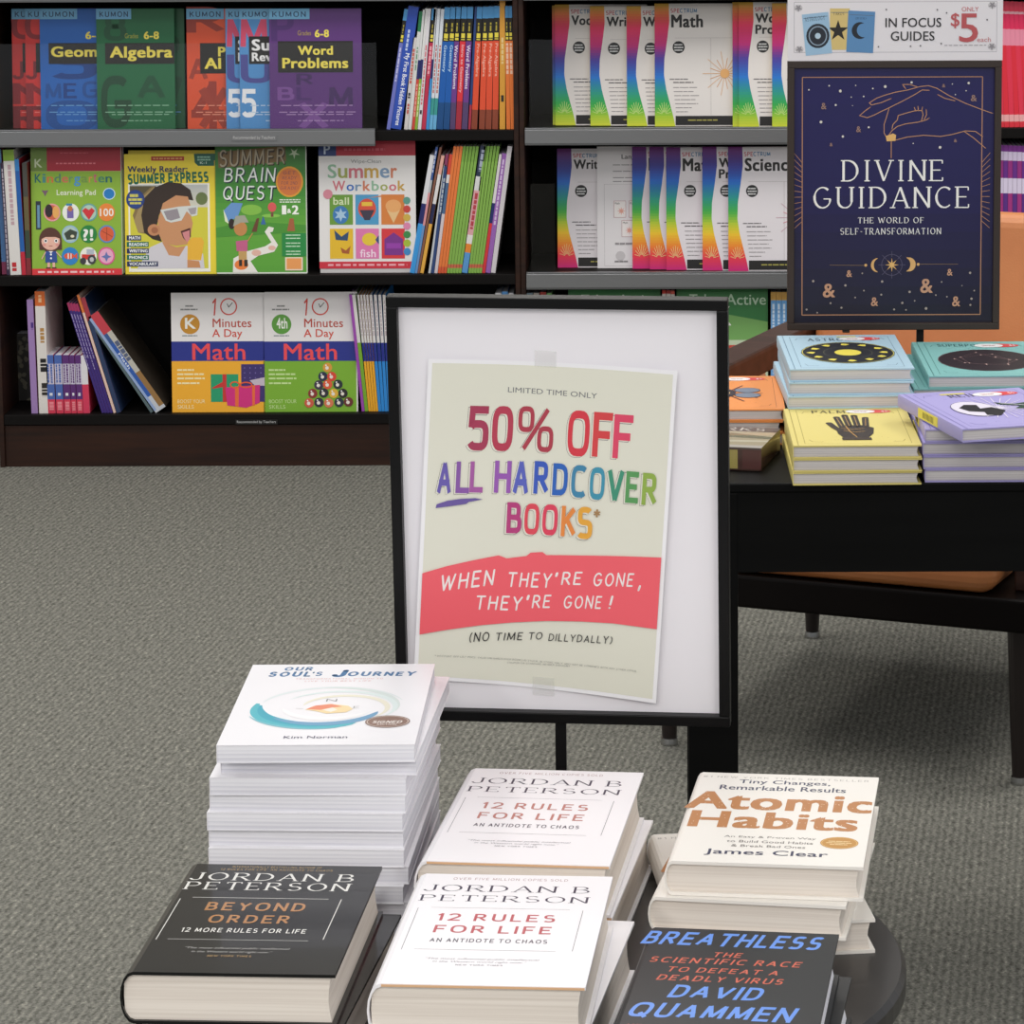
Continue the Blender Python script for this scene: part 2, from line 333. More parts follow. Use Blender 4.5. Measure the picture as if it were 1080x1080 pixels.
# ------------------------------------------------------------------ the setting
b = MB(); b.box(-4, 4, -1, 8.1, -.05, 0, CARPET); struct(b.build('floor'))
b = MB(); b.box(-4, 4, 7.78, 7.9, 0, 3.4, 'b9b2a6'); struct(b.build('wall_back'))
D = 7.42
SZ = (.123, .447, .779, 1.108, 1.42)
PT = .0115
def bookcase(x0, x1, label, rails):
    t = thing('bookcase', label, 'bookcase', ((x0+x1)/2, D+.15, 0)); X = (x1-x0)/2; y0, y1 = -.15, .19
    def part(n, *a, m=CASE, par=t, bev=.0015):
        q = MB(); q.box(*a, m); return q.build(n, par, bev)
    part('side_panel', -X, -X+PT, y0, y1, 0, 1.5); part('side_panel', X-PT, X, y0, y1, 0, 1.5)
    part('back_panel', -X+PT, X-PT, y1-.012, y1, .098, 1.5, m=CASEB)
    part('top_panel', -X, X, y0-.005, y1, 1.5, 1.53)
    part('plinth', -X+PT, X-PT, y0+.008, y0+.026, 0, .097)
    for z, r in zip(SZ, rails):
        sh = part('shelf', -X+PT, X-PT, y0+.002, y1-.012, z-.024, z, m=CASEB)
        if r:
            q = MB(); q.box(r[0]-t.location.x, r[1]-t.location.x, y0-.012, y0+.0005, z-.034, z+.006, RAIL)
            q.box(r[0]-t.location.x, r[1]-t.location.x, y0-.0135, y0-.0115, z-.030, z+.002, mat('8b8c8e', .3, 0, .6)); pr = q.build('price_rail', sh, .0012); pr['label'] = 'grey metal price rail'
            if len(r) > 2: 
                c = Cv(q, (0, 0, 0), (1, 0, 0), (0, 0, 1), (0, -1, 0), 1, 1)
    return t
LX0 = on_y(4, 450, D).x-PT; LX1 = on_y(549, 300, D).x; RX1 = 1.3
xr = on_y(396, 140, D).x
caseL = bookcase(LX0, LX1, 'dark brown bookcase on the left, full of school workbooks', (None, None, (LX0+PT, xr), (LX0+PT, LX1-PT), None))
caseR = bookcase(LX1+.001, RX1, 'dark brown bookcase on the right with grey price rails, behind the armchair', (None, (LX1+.014, RX1-.018), (LX1+.014, on_y(1052, 140, D).x), (LX1+.014, RX1-.018), None))
b = MB(); ox = caseL.location.x; oy = D+.15
b.box(LX0+.02-ox, on_y(398, 90, D).x-ox, D-.012-oy, D-.009-oy, .785, on_y(300, 45, D).z, GLASS); o = b.build('acrylic_panel', caseL); o['label'] = 'clear acrylic front panel'
ox = caseR.location.x
for z, v in ((.785, 42), (.453, 194)):
    b = MB(); b.box(LX1+.024-ox, on_y(584, 90, D).x-ox, D+.004-oy, D+.007-oy, z, on_y(570, v, D).z, GLASS); o = b.build('acrylic_panel', caseR); o['label'] = 'clear acrylic divider'
b = MB(); c = Cv(b, (0, 0, 0), (1, 0, 0), (0, 0, 1), (0, -1, 0), 1, 1); 
def strip_text(par, u0, v0, u1, v1, y, txt, bg='131110'):
    a = on_y(u0, v1, y); e = on_y(u1, v0, y); q = MB(); cc = Cv(q, (a.x-par.location.x, y-par.location.y, a.z), (1, 0, 0), (0, 0, 1), (0, -1, 0), e.x-a.x, e.z-a.z, .0003)
    q.box(a.x-par.location.x-.004, e.x-par.location.x+.004, y-par.location.y, y-par.location.y+.0012, a.z-.002, e.z+.002, mat(bg, .4)); cc.text(txt, 0, 1, 1, 0, 'c9c9c9', 'r'); o = q.build('shelf_label', par); o['label'] = 'small printed shelf strip'
strip_text(caseL, 250, 443.5, 291, 447, D-.0005, 'Recommended by Teachers')
strip_text(caseL, 246, 143.5, 290, 147.5, D-.0155, 'Recommended by Teachers', '77787a')
# ------------------------------------------------------------------ upright books facing out
ST = {'.778': 0}
def face_book(name, label, ul, ur, vt, zs, Y, art, group=None, t=.008, lean=5, yaw=0, cov='ffffff', cat='book', y0v=None):
    """book standing on shelf height zs at depth Y, front cover to the room; art(canvas) is drawn in photograph-crop units"""
    vb = YC + 0
    a = on_y(ul, vt, Y); e = on_y(ur, vt, Y)
    # the pixel row where the shelf height is met
    lo, hi = 0., 1080.
    for _ in range(40):
        m = (lo+hi)/2
        if on_y(ul, m, Y).z > zs: lo = m
        else: hi = m
    vb = lo; a = on_y(ul, vb, Y); e = on_y(ur, vb, Y); w = e.x-a.x; h = (on_y(ul, vt, Y).z-zs)/math.cos(math.radians(lean))
    r = thing(name, label, cat, ((a.x+e.x)/2, Y, zs), math.radians(yaw), group)
    T = Matrix.Rotation(math.radians(-lean), 4, 'X')
    mb = MB(); pg = MB(); m = mat(cov, .4)
    mb.box(-w/2, w/2, 0, .0008, .0005, h, m, T); mb.box(-w/2, w/2, t-.0008, t, .0005, h, m, T); mb.box(-w/2, -w/2+.0008, .0008, t-.0008, .0005, h, m, T)
    pg.box(-w/2+.0009, w/2-.0015, .0009, t-.0009, .001, h-.001, PG_W, T)
    R = T.to_3x3(); c = Cv(mb, R @ Vector((-w/2, 0, 0)), R @ Vector((1, 0, 0)), R @ Vector((0, 0, 1)), R @ Vector((0, -1, 0)), w, h, .00002)
    c.frame(ul, vt, ur, vb); art(c)
    mb.build('cover', r); pg.build('page_block', r)
    return r
Z1 = (0, 0, 3.857)
def kumon(base, dark, title=None, glyph='', tb=None, w=90, lt='5b9ad0'):
    def f(c):
        x0 = c.fr[0]; X = lambda q: q+x0     # photo px
        c.cr = (0, 0, 1); x1 = c.fr[2]; yt, yb = c.fr[1], c.fr[3]; c.rect(x0, yt, x1, yb, base)
        for k, (g, ax, ay, bx, by) in enumerate(glyph): c.text(g, x0+ax, ay, x0+bx, by, dark[k % len(dark)], 'block')
        c.rect(x0, yt, x0+w*.44, yt+11, '76b7df'); c.text('KUMON', x0+3.5, yt+3, x0+w*.40, yt+8.6, '1f3f66', 'wide')
        if title:
            for t in title:
                if t[0] == 'R': c.rect(x0+t[1], t[2], x0+t[3], t[4], t[5])
                else: c.text(t[0], x0+t[1], t[2], x0+t[3], t[4], t[5], t[6] if len(t) > 6 else 'x')
        for i, (a, e, y) in enumerate(((.12, .9, 111), (.10, .95, 118), (.18, .9, 120.5), (.3, .8, 127))): c.scrib(x0+a*w, y, x0+e*w, y+.9, lt, 9)
    return f
Y = 'f4e15a'; K = '15130f'
ksh = 'school workbooks fanned along the upper left shelf'
def kb(label, ul, wpx, Yd, art, cov): return face_book('workbook', label, ul, ul+wpx, 10, SZ[2], Yd, art, ksh, cov=cov)
redart = kumon('d8302e', ('8c1f28', '7a1b26'), (('R', 11, 46, 60, 77, K),), (('C', 0, 14, 24, 42), ('J', 0, 65, 12, 84), ('N', 0, 88, 34, 110), ('R', 0, 112, 30, 137)), lt='f08a80')
kb('red workbook at the far left of the upper shelf, only its edge showing', 14, 90, 7.500, redart, 'c92a2a')
kb('second red workbook from the left, just behind the blue geometry workbook', 28, 90, 7.489, redart, 'c92a2a')
kb('blue geometry workbook left of the green algebra workbook', 43.5, 90, 7.477, kumon('1c63b8', ('174f98', '123f86'), (('6-8', 48, 34, 66, 42, Y), ('R', 9, 46, 90, 68, K), ('Geometry', 11.5, 49.5, 95, 64, Y, 'x')), (('M', 5, 88, 22, 104), ('E', 24, 88, 38, 104), ('G', 44, 86, 62, 104), ('S', 10, 50, 60, 84), ('O', 5, 106, 60, 138)), lt='6fa8dd'), '1c63b8')
kb('green workbook of which only a strip shows right of the algebra workbook', 105.5, 90, 7.489, kumon('0f5c37', ('0b4a2c',), (('R', 11, 46, 80, 68, K),), (('S', 50, 20, 85, 60), ('V', 50, 80, 88, 130))), '0f5c37')
kb('green algebra workbook facing out on the upper shelf', 103, 82, 7.464, kumon('12663c', ('0d4f30', '0b4429'), (('Grades', 30, 36, 44, 41, 'a8a83a', 'r'), ('6-8', 50, 34, 66, 42, Y), ('R', 9, 46, 82, 68, K), ('Algebra', 14, 49.5, 80, 65, Y, 'x')), (('A', 42, 80, 72, 104), ('G', 4, 80, 36, 135), ('8', 8, 14, 32, 44)), w=84, lt='8fc0a0'), '12663c')
kb('orange-red algebra workbook with a black title box, right of the green ones', 198, 90, 7.465, kumon('e2532c', ('9b3425', 'a23a28'), (('R', 14, 46, 60, 78, K), ('P', 33, 50, 41, 60, Y), ('Al', 18.5, 61.5, 36, 73, Y)), (('R', 0, 8, 40, 35), ('A', 2, 62, 22, 84), ('4', 4, 86, 38, 136), ('X', 12, 92, 44, 136)), lt='f09a80'), 'e2532c')
blueart = kumon('4f92cf', ('d74a6d', '4a4c96', 'f4f6fa', 'f4f6fa'), (('R', 10, 39, 62, 68, K), ('Su', 13, 42, 32, 54, 'f4f4f4'), ('Rev', 13, 56, 34, 65, 'f4f4f4')), (('M', 1, 20, 30, 50), ('U', -0.5 and 1, 58, 34, 88), ('5', 2, 94, 17, 124), ('I', 33, 60, 34, 110)), w=90, lt='c5d9ee')
kb('pale blue review workbook showing a narrow strip left of its twin', 239, 90, 7.453, blueart, '4f92cf')
kb('pale blue review workbook with white figure 55, left of the purple one', 253.5, 90, 7.441, blueart, '4f92cf')
kb('purple word problems workbook at the right end of the fan', 285, 97, 7.428, kumon('5a2c78', ('48216a', '3e1c5c', '7a4c96'), (('Grades', 30, 33, 44, 38, 'b49a3a', 'r'), ('6-8', 48, 32, 63, 40, Y), ('R', 9, 44, 88, 77, K), ('Word', 30, 49, 67, 58.5, Y, 'x'), ('Problems', 13.5, 61.5, 83, 72.5, Y, 'x')), (('P', 2, 14, 26, 44), ('R', 28, 78, 46, 90), ('B', 8, 92, 26, 106), ('L', 28, 92, 44, 106), ('M', 62, 92, 88, 112), ('X', 30, 108, 62, 136)), w=97, lt='b08fc0'), '5a2c78')
# --- second shelf, facing out
ZK = (0, 140, 6.75)
def a_kinder(c):
    c.cr = ZK; c.rect(230, 115, 870, 1012, '8fb83a')
    c.rect(230, 115, 870, 282, 'a81f33'); c.rect(230, 115, 345, 282, '6f8c3a'); c.text('K', 258, 195, 312, 255, 'c9d4b0', 'b'); c.scrib(440, 150, 640, 158, 'c04a58', 8); c.scrib(410, 222, 690, 232, 'd8707c', 11)
    c.line([(230, 283), (870, 283)], .0008, 'b8cf7e')
    cols = ['1f6b6b', '4a8f8a', 'd97a3f', '5a8a6a', 'd8705a', '6a9a6a', '4f9ad0', '7aa04a', 'e09a50', 'c9607a', '4a8a6a']
    ks = 'Kindergarten'; x = 258
    for i, ch in enumerate(ks):
        wd = 46 if ch not in 'itr' else 26
        c.text(ch, x, 300 if ch in 'Kditk' else 320, x+wd, 362 if ch != 'g' else 388, cols[i % 11], 'b'); x += wd+7
    c.text('Learning Pad', 412, 412, 690, 462, 'f2f5e0', 'm'); c.ell(785, 442, 44, 42, 'd8ecf8'); c.ell(785, 442, 38, 36, '1f7fc8')
    c.star(330, 430, 30, 12, 3, '7a5a70'); c.rect(262, 492, 298, 692, '26323c'); c.rect(272, 520, 290, 680, '6a96b8')
    for j, (cx, cy, o, i_) in enumerate(((378, 572, 'f0a0a8', 'd86a4a'), (510, 572, 'f4f6ee', 'f4f6ee'), (640, 572, '6aa8a8', 'b8d4c0'), (765, 572, 'f08a3a', 'f08a3a'), (505, 725, '9ac0d8', 'b8d0c8'), (635, 725, '23863f', '23863f'), (765, 725, '5a8fc8', 'e0603a'), (502, 880, '2a86cc', '2a86cc'), (632, 880, 'f6f4ea', 'f6f4ea'), (760, 880, 'e85a9a', 'f0b0cc'))):
        c.ell(cx, cy, 60, 63, o); c.ell(cx, cy, 50, 52, i_)
    c.ell(355, 560, 28, 46, '2c2028'); c.ell(405, 570, 24, 44, 'f0b060'); c.rect(485, 545, 530, 612, '7a6ab0'); c.ell(507, 545, 18, 20, 'c87a4a'); c.rect(480, 510, 522, 524, '2f86b8')
    c.poly([(592, 560), (640, 625), (682, 560), (660, 540), (640, 556), (615, 540)], 'd8323a'); c.text('100', 718, 545, 815, 600, 'fbf3e8', 'b')
    c.poly([(460, 720), (505, 690), (555, 710), (545, 760), (480, 765)], '3a4438'); c.ell(520, 740, 14, 10, 'e8e0c0'); c.text('?!', 598, 690, 668, 772, 'f6f8f0', 'x')
    c.line([(725, 700), (805, 745)], .0008, '7a2a1a'); c.line([(765, 680), (765, 770)], .0008, '7a2a1a')
    c.ell(495, 880, 36, 22, 'e85a3a'); c.poly([(525, 880), (552, 858), (552, 902)], 'e85a3a'); c.rect(485, 860, 493, 900, 'f4f4f4'); c.rect(505, 862, 512, 898, 'f4f4f4')
    c.rect(585, 868, 678, 905, 'd8342c'); c.rect(620, 832, 672, 870, 'b8c0cc'); c.ell(594, 915, 22, 24, '3a3a40'); c.ell(656, 905, 30, 33, '3a3a40'); c.ell(656, 905, 15, 17, 'c8c8c8'); c.star(760, 885, 36, 15, 4, '6a7ab8')
    # printed child with brown hair
    c.ell(363, 765, 80, 88, '5a3428'); c.rect(284, 765, 318, 835, '5a3428'); c.rect(412, 765, 444, 835, '5a3428'); c.ell(365, 775, 66, 62, 'f0bca8'); c.poly([(298, 760), (305, 712), (365, 690), (425, 712), (434, 758), (400, 745), (330, 745)], '5a3428')
    for ex in (330, 404): c.ell(ex, 772, 13, 14, 'ffffff'); c.ell(ex, 772, 7, 9, '201818')
    c.ell(320, 800, 12, 9, 'e89a94'); c.ell(412, 800, 12, 9, 'e89a94'); c.scrib(352, 806, 378, 810, 'a8483a', 2)
    c.poly([(326, 845), (405, 845), (410, 925), (326, 925)], '2f4f9a'); c.line([(328, 850), (300, 900)], .0022, 'f0bca8'); c.line([(403, 850), (440, 890)], .0022, 'f0bca8'); c.rect(340, 925, 358, 962, 'f0bca8'); c.rect(376, 925, 394, 962, 'f0bca8'); c.rect(330, 958, 362, 970, '4a3028'); c.rect(372, 958, 404, 970, '4a3028')
    c.ell(366, 868, 7, 7, 'ffffff'); c.ell(366, 895, 7, 7, 'ffffff'); c.poly([(350, 845), (366, 860), (382, 845)], 'ffffff')
    c.rect(230, 968, 870, 1012, 'e0343c'); c.scrib(272, 985, 812, 998, 'f8d0d0', 14)
face_book('activity_pad', 'bright green learning pad with a girl and round pictures on its cover', 34.1, 129, 157, SZ[1], 7.44, a_kinder, None, .012, cov='d8d8d0')
face_book('activity_pad', 'learning pad standing hidden behind the bright green one, only its red top showing', 34.5, 131, 156, SZ[1], 7.455, lambda c: (c.rect(34.5, 150, 131, 296, '8fb83a'), c.rect(34.5, 155, 131, 180, 'a01c30')), None, .012)
ZW = (120, 150, 7.2)
def a_weekly(c):
    c.cr = ZW; c.rect(90, 100, 790, 1002, 'f0d838'); c.rect(295, 118, 545, 150, 'b8341f'); c.scrib(310, 128, 530, 140, 'e0a060', 9)
    c.poly([(620, 98), (785, 98), (785, 190), (650, 190), (625, 165)], '0f5c48'); c.scrib(645, 118, 745, 130, '8fc0a8', 4); c.scrib(645, 138, 745, 150, '8fc0a8', 4); c.text('K-1', 665, 158, 715, 175, 'c8e0d0', 'b')
    c.rect(118, 320, 735, 975, 'f8f6ea'); c.rect(130, 330, 720, 960, 'd8d040'); c.grad(130, 330, 720, 500, ((0, 'c0c4c4'), (1, 'd8d4c0')), 6)
    c.rect(130, 340, 330, 470, '5a5238'); c.ell(675, 435, 45, 48, '6a7a48')
    c.text('Weekly Reader:', 115, 190, 570, 250, '1f2c58', 'x'); c.text('SUMMER EXPRESS', 117, 240, 728, 320, '0f6a50', 'cond', ang=.03, k=1.5)
    c.poly([(150, 560), (200, 430), (300, 340), (330, 360), (250, 700), (190, 690)], '8a7448'); c.poly([(160, 600), (230, 420), (320, 340), (230, 690), (190, 690)], 'a89060')
    c.poly([(215, 560), (240, 430), (320, 350), (420, 310), (520, 320), (590, 370), (612, 450), (560, 440), (480, 420), (390, 470), (350, 560), (330, 650), (370, 760), (300, 740), (235, 690)], '33241c')
    c.poly([(380, 470), (480, 410), (570, 420), (590, 490), (585, 540), (605, 620), (590, 700), (560, 780), (480, 790), (380, 770), (340, 690), (340, 600)], 'cf9468')
    c.ell(310, 670, 48, 44, 'c88a60'); c.ell(315, 672, 26, 24, 'a86a48')
    c.poly([(360, 520), (500, 495), (645, 485), (640, 560), (600, 570), (560, 530), (520, 600), (440, 615), (400, 600)], 'd8dcd8'); c.poly([(385, 530), (490, 510), (510, 580), (440, 600), (410, 590)], '9a9298'); c.poly([(570, 510), (635, 500), (628, 550), (590, 556)], 'a8a0a4')
    c.poly([(512, 680), (585, 655), (590, 720), (560, 760), (530, 730)], '4a1c1c'); c.poly([(525, 690), (580, 672), (582, 740), (560, 765), (535, 725)], 'd88a8c')
    c.poly([(280, 800), (370, 760), (480, 800), (560, 790), (680, 850), (690, 960), (180, 960)], 'd8d4da'); c.poly([(370, 760), (480, 800), (550, 790), (500, 870), (420, 860)], 'cf9468')
    c.poly([(565, 760), (600, 728), (670, 728), (688, 760), (665, 900), (560, 895)], 'f0b838'); c.poly([(560, 895), (650, 905), (660, 955), (560, 955)], 'cf9060')
    c.ell(172, 440, 70, 72, '1f3a80'); c.ell(172, 440, 60, 62, '24448c'); c.scrib(130, 400, 195, 422, 'd8d060', 2); c.scrib(120, 432, 225, 450, 'd8d060', 3); c.scrib(130, 460, 215, 476, 'd8d060', 3)
    for i, (t, x1, col) in enumerate((('MATH', 212, '1f2c58'), ('READING', 268, '0f6a50'), ('WRITING', 268, '1f2c58'), ('PHONICS', 268, '0f6a50'), ('VOCABULARY', 338, '1f2c58'))):
        y = 710+i*49; c.rect(102, y, x1, y+38, col); c.text(t, 120, y+7, x1-8, y+31, 'f4f6f8', 'x')
    c.rect(118, 975, 735, 985, 'f8f6ea'); c.line([(775, 150), (785, 1000)], .0015, 'd0b428')
face_book('workbook', 'yellow summer workbook with a boy in sunglasses licking an ice pop', 133, 223, 164.5, SZ[1], 7.445, a_weekly, None, .01, cov='f0d838')
face_book('workbook', 'yellow summer workbook whose right edge shows behind the boy in sunglasses', 137, 229.5, 165, SZ[1], 7.459, lambda c: (c.rect(137, 160, 230, 300, 'f0d838'), c.line([(226, 166), (226.5, 290)], .001, 'b89c20')), None, .01, cov='e8d040')
ZB = (220, 145, 7.2)
def a_brain(c):
    c.cr = ZB; c.grad(60, 75, 745, 1025, ((0, '33702a'), (.35, '3f8a30'), (.6, '62a838'), (1, '5aa434')), 20)
    c.poly([(80, 120), (590, 75), (600, 190), (85, 240)], '7a6038')
    for t, bx in (('SUMMER', (92, 92, 585, 222)), ('BRAIN', (125, 235, 520, 345)), ('QUEST', (118, 372, 520, 490))):
        g = .05 if t == 'SUMMER' else 0
        c.text(t, bx[0]+8, bx[1]+9, bx[2]+8, bx[3]+9, '1c2c3a' if g == 0 else '3a2c1c', 'hand', ang=g, k=1.3); c.text(t, *bx, 'eef2ee' if g == 0 else 'b0a48c', 'hand', ang=g, k=.95)
    c.ell(622, 345, 104, 116, 'e8a030'); c.ell(622, 345, 92, 103, 'd87a3c')
    for i, t in enumerate(('GET', 'READY', 'FOR 2ND', 'GRADE!')): c.text(t, 575-i*8, 265+i*38, 670+i*6, 290+i*38, '8a4a58', 'hand')
    c.star(660, 130, 45, 14, 5, 'b8c8a8'); c.scrib(545, 476, 702, 484, 'f0f6e8', 7); c.scrib(545, 493, 702, 501, 'f0f6e8', 7); c.text('1', 562, 522, 596, 590, 'fbfdf4', 'x'); c.text('&', 602, 548, 632, 580, 'fbfdf4', 'x'); c.text('2', 638, 522, 690, 590, 'fbfdf4', 'x')
    c.ell(330, 555, 80, 40, '86c048'); c.ell(480, 600, 70, 14, '8ac850'); c.poly([(60, 690), (300, 640), (745, 670), (745, 720), (60, 760)], '4a9430')
    c.poly([(120, 560), (180, 500), (265, 505), (230, 600), (160, 650)], '6a98d0'); c.poly([(118, 550), (130, 640), (160, 660), (140, 600)], 'e8f0d0')
    c.poly([(185, 1025), (190, 920), (280, 870), (430, 830), (480, 800), (430, 720), (460, 680), (500, 690), (490, 720), (470, 725), (530, 820), (500, 870), (380, 900), (320, 940), (375, 1025)], 'f0ece4')
    c.ell(365, 878, 36, 24, 'e8b8a8'); c.ell(484, 842, 28, 18, 'e8b8a8'); c.ell(250, 968, 52, 38, 'f0823a')
    c.ell(488, 535, 32, 36, 'e05a5a'); c.rect(478, 575, 498, 608, '7a4a38'); c.poly([(400, 665), (420, 600), (440, 665)], '3a6aa8'); c.poly([(600, 715), (620, 620), (650, 620), (660, 715)], 'a8603a')
    c.ell(180, 660, 24, 40, '2a1c18'); c.ell(247, 695, 50, 55, 'c88a50'); c.poly([(190, 680), (210, 600), (280, 595), (310, 650), (250, 650)], 'a8a898'); c.poly([(210, 790), (300, 780), (298, 865), (215, 865)], 'c8608a'); c.rect(230, 865, 292, 930, 'c8a060'); c.rect(232, 930, 256, 978, '2c2420'); c.rect(272, 930, 298, 980, '2c2420')
    c.poly([(330, 720), (370, 620), (390, 615), (370, 720)], '6a4028'); c.line([(300, 790), (338, 730)], .0022, 'c88a50')
    c.rect(560, 730, 745, 905, '1f8a40')
    for y in (742, 766, 802, 826, 864, 886): c.scrib(590, y, 700, y+8, 'c8e8c8', 3)
    c.rect(583, 912, 717, 1012, 'f4e0c8'); c.rect(594, 920, 706, 1002, 'f0a05a')
face_book('workbook', 'green summer workbook with a young explorer on a winding path', 229, 324, 155, SZ[1], 7.443, a_brain, None, .012, cov='e8eae0')
ZP = (260, 0, 3.6)
def a_wipe(c):
    c.cr = ZP; c.rect(278, 540, 645, 1020, 'e9e6e4'); c.rect(278, 540, 645, 596, 'b81c34'); c.rect(278, 540, 345, 597, '1f3a78'); c.text('P', 298, 555, 322, 590, 'c8d4e8', 'b'); c.scrib(375, 568, 530, 577, 'd05868', 11)
    cs = ['8fb89a', 'a0a858', 'd0707c', 'c8a048', '7a98b8', 'd07a5a']
    c.text('Wipe-Clean', 400, 610, 515, 628, '8a8a88', 'r')
    for t, x0, y0, y1, h in (('Summer', 312, 628, 680, 0), ('Workbook', 330, 690, 728, 0)):
        x = x0
        for i, ch in enumerate(t):
            wd = {'S': 34, 'u': 36, 'm': 54, 'e': 36, 'r': 24, 'W': 48, 'o': 28, 'k': 28, 'b': 28}[ch]; top = y0 if ch in 'SWkb' else y0+14
            col = cs[(i+len(t)) % 6]; c.text(ch, x, top, x+wd, y1, col if not (t == 'Workbook' and i in (1,)) else '2a6ac0', 'b'); x += wd+5
    for (x, y, bg) in ((318, 742, '6a9a38'), (416, 742, '4a9ac8'), (514, 742, 'd8803a'), (318, 870, 'e8bc28'), (416, 870, 'e07ab0'), (514, 870, 'd8343c')): c.rect(x, y, x+88, y+113, bg)
    c.text('ball', 332, 752, 392, 780, 'd8e4b8', 'b'); c.ell(360, 818, 30, 34, '3a7ab8'); c.star(360, 818, 26, 12, 6, 'a8c8e0')
    c.ell(460, 795, 34, 38, 'd8503a'); c.poly([(432, 800), (488, 800), (470, 838), (450, 838)], '3a3448'); c.rect(440, 770, 480, 785, 'e8c040'); c.poly([(460, 755), (535, 742), (600, 742)], 'd8803a')
    c.poly([(535, 800), (585, 800), (560, 850)], 'e8c088'); c.ell(560, 785, 30, 24, 'e8a868'); c.poly([(335, 875), (362, 900), (390, 880), (385, 915), (340, 912)], '2a4a70'); c.poly([(358, 940), (378, 952), (396, 935), (390, 965), (364, 962)], 'a8582a')
    c.ell(468, 910, 28, 24, 'e8c838'); c.poly([(490, 912), (504, 895), (504, 930)], '3a4a80'); c.text('fish', 432, 948, 492, 978, 'f8dcec', 'b'); c.poly([(525, 970), (525, 910), (560, 885), (595, 910), (595, 970)], '7a2c8a'); c.rect(532, 925, 588, 945, '963aa8')
    for i, col in enumerate(('5a9a8a', 'c8403a', 'd0b048', 'e088b0', '3a8a48', 'a8c038', '3a8ac8')): c.ell(611, 765+i*32, 14, 14, col)
    c.ell(312, 740, 18, 18, 'd88a9a'); c.rect(278, 994, 645, 1020, 'd0283c'); c.scrib(310, 1003, 610, 1010, 'f0b0b8', 14)
face_book('workbook', 'white and red wipe-clean summer workbook right of the explorer workbook', 338, 437, 150, SZ[1], 7.45, a_wipe, None, .012, cov='c8c4c4')
# --- bottom shelf, facing out
ZT = (160, 280, 3.857)
def a_ten(dx, green):
    def f(c):
        c.cr = (160+dx/3.857, 280, 3.857)
        c.rect(84, 118, 462, 608, 'e9e5e4'); c.rect(84, 313, 462, 392, '1f2c88'); c.rect(84, 392, 462, 608, '7aae2c' if green else 'f2ae28')
        c.text('1', 252, 140, 268, 210, 'cf3d30', 'hand'); c.ring(318, 174, 32, 32, .003, 'cf3d30'); c.line([(312, 162), (318, 176), (334, 158)], .0018, '2a2a2a')
        c.text('Minutes', 252, 222, 410, 257, 'b8483a', 'm'); c.text('A Day', 250, 264, 372, 306, 'cf4a38', 'm'); c.text('Math', 168, 322, 384, 388, 'ee4a50', 'm')
        c.ell(160, 244, 40, 40, '5a9a3a' if green else 'c88c28'); c.text('4th' if green else 'K', 140, 218, 184, 262, 'f4f4ec', 'b'); c.scrib(128, 288, 190, 292, '6a7a80', 4)
        c.scrib(142, 168, 174, 174, '8a8a88', 2); c.scrib(122, 182, 192, 188, '8a8a88', 4)
        for y in (424, 441, 458, 477): c.scrib(106, y, 106+(68, 108, 112, 90)[(y-424)//17 % 4], y+7, 'f8e8b0' if not green else 'c8e498', 4)
        c.text('BOOST YOUR', 106, 546, 218, 561, 'f8e8b0' if not green else 'c8e498', 'r'); c.text('SKILLS', 106, 568, 172, 583, 'f8e8b0' if not green else 'c8e498', 'r')
        if not green:
            c.rect(242, 445, 354, 556, '1f9a6a'); c.rect(290, 445, 306, 556, 'c8302c'); c.poly([(246, 500), (300, 470), (300, 495), (250, 503)], 'c8302c'); c.rect(366, 405, 461, 556, '3a2a6c')
            for i in range(4):
                for j in range(3): c.ell(380+i*22, 420+j*20, 2.5, 2.5, '7a6ab0')
            c.poly([(400, 470), (461, 458), (461, 492), (420, 490)], 'c8bcc8'); c.poly([(300, 498), (442, 488), (440, 560), (385, 580), (308, 570)], 'd4287c'); c.poly([(340, 495), (356, 494), (354, 575), (340, 573)], 'ea6a34'); c.poly([(410, 490), (422, 489), (420, 570), (410, 572)], 'ea6a34')
            c.ring(340, 488, 18, 12, .003, 'ea5a2c'); c.ring(385, 488, 24, 10, .003, 'ea5a2c')
        else:
            for i, (bx, by, col) in enumerate(((716, 418, 'd89a3a'), (697, 454, '1f2a44'), (733, 454, 'd8402c'), (680, 488, '3a3046'), (716, 486, 'e05a34'), (758, 486, '1f2c30'), (655, 522, '8a2c28'), (700, 520, '2a2a30'), (740, 522, 'e0b038'), (778, 522, '24201f'), (640, 560, 'cf5a40'), (680, 558, '2c2438'), (720, 560, 'd87850'), (762, 558, '24303c'), (800, 556, '6a2c26'))):
                bx -= 371; c.ell(bx, by, 19, 19, col); c.ell(bx-2, by+2, 7, 7, 'ece4d8'); c.ell(bx-6, by-9, 3, 3, 'f8f8f8')
    return f
face_book('workbook', 'yellow maths workbook with wrapped presents, on the bottom shelf', 183, 279.7, 311.5, SZ[0], 7.447, a_ten(0, 0), 'ten minute maths workbooks on the bottom shelf', .01, cov='e9e5e4')
face_book('workbook', 'green maths workbook with a pyramid of pool balls, on the bottom shelf', 280, 377.5, 310, SZ[0], 7.447, a_ten(372, 1), 'ten minute maths workbooks on the bottom shelf', .01, cov='e9e5e4')
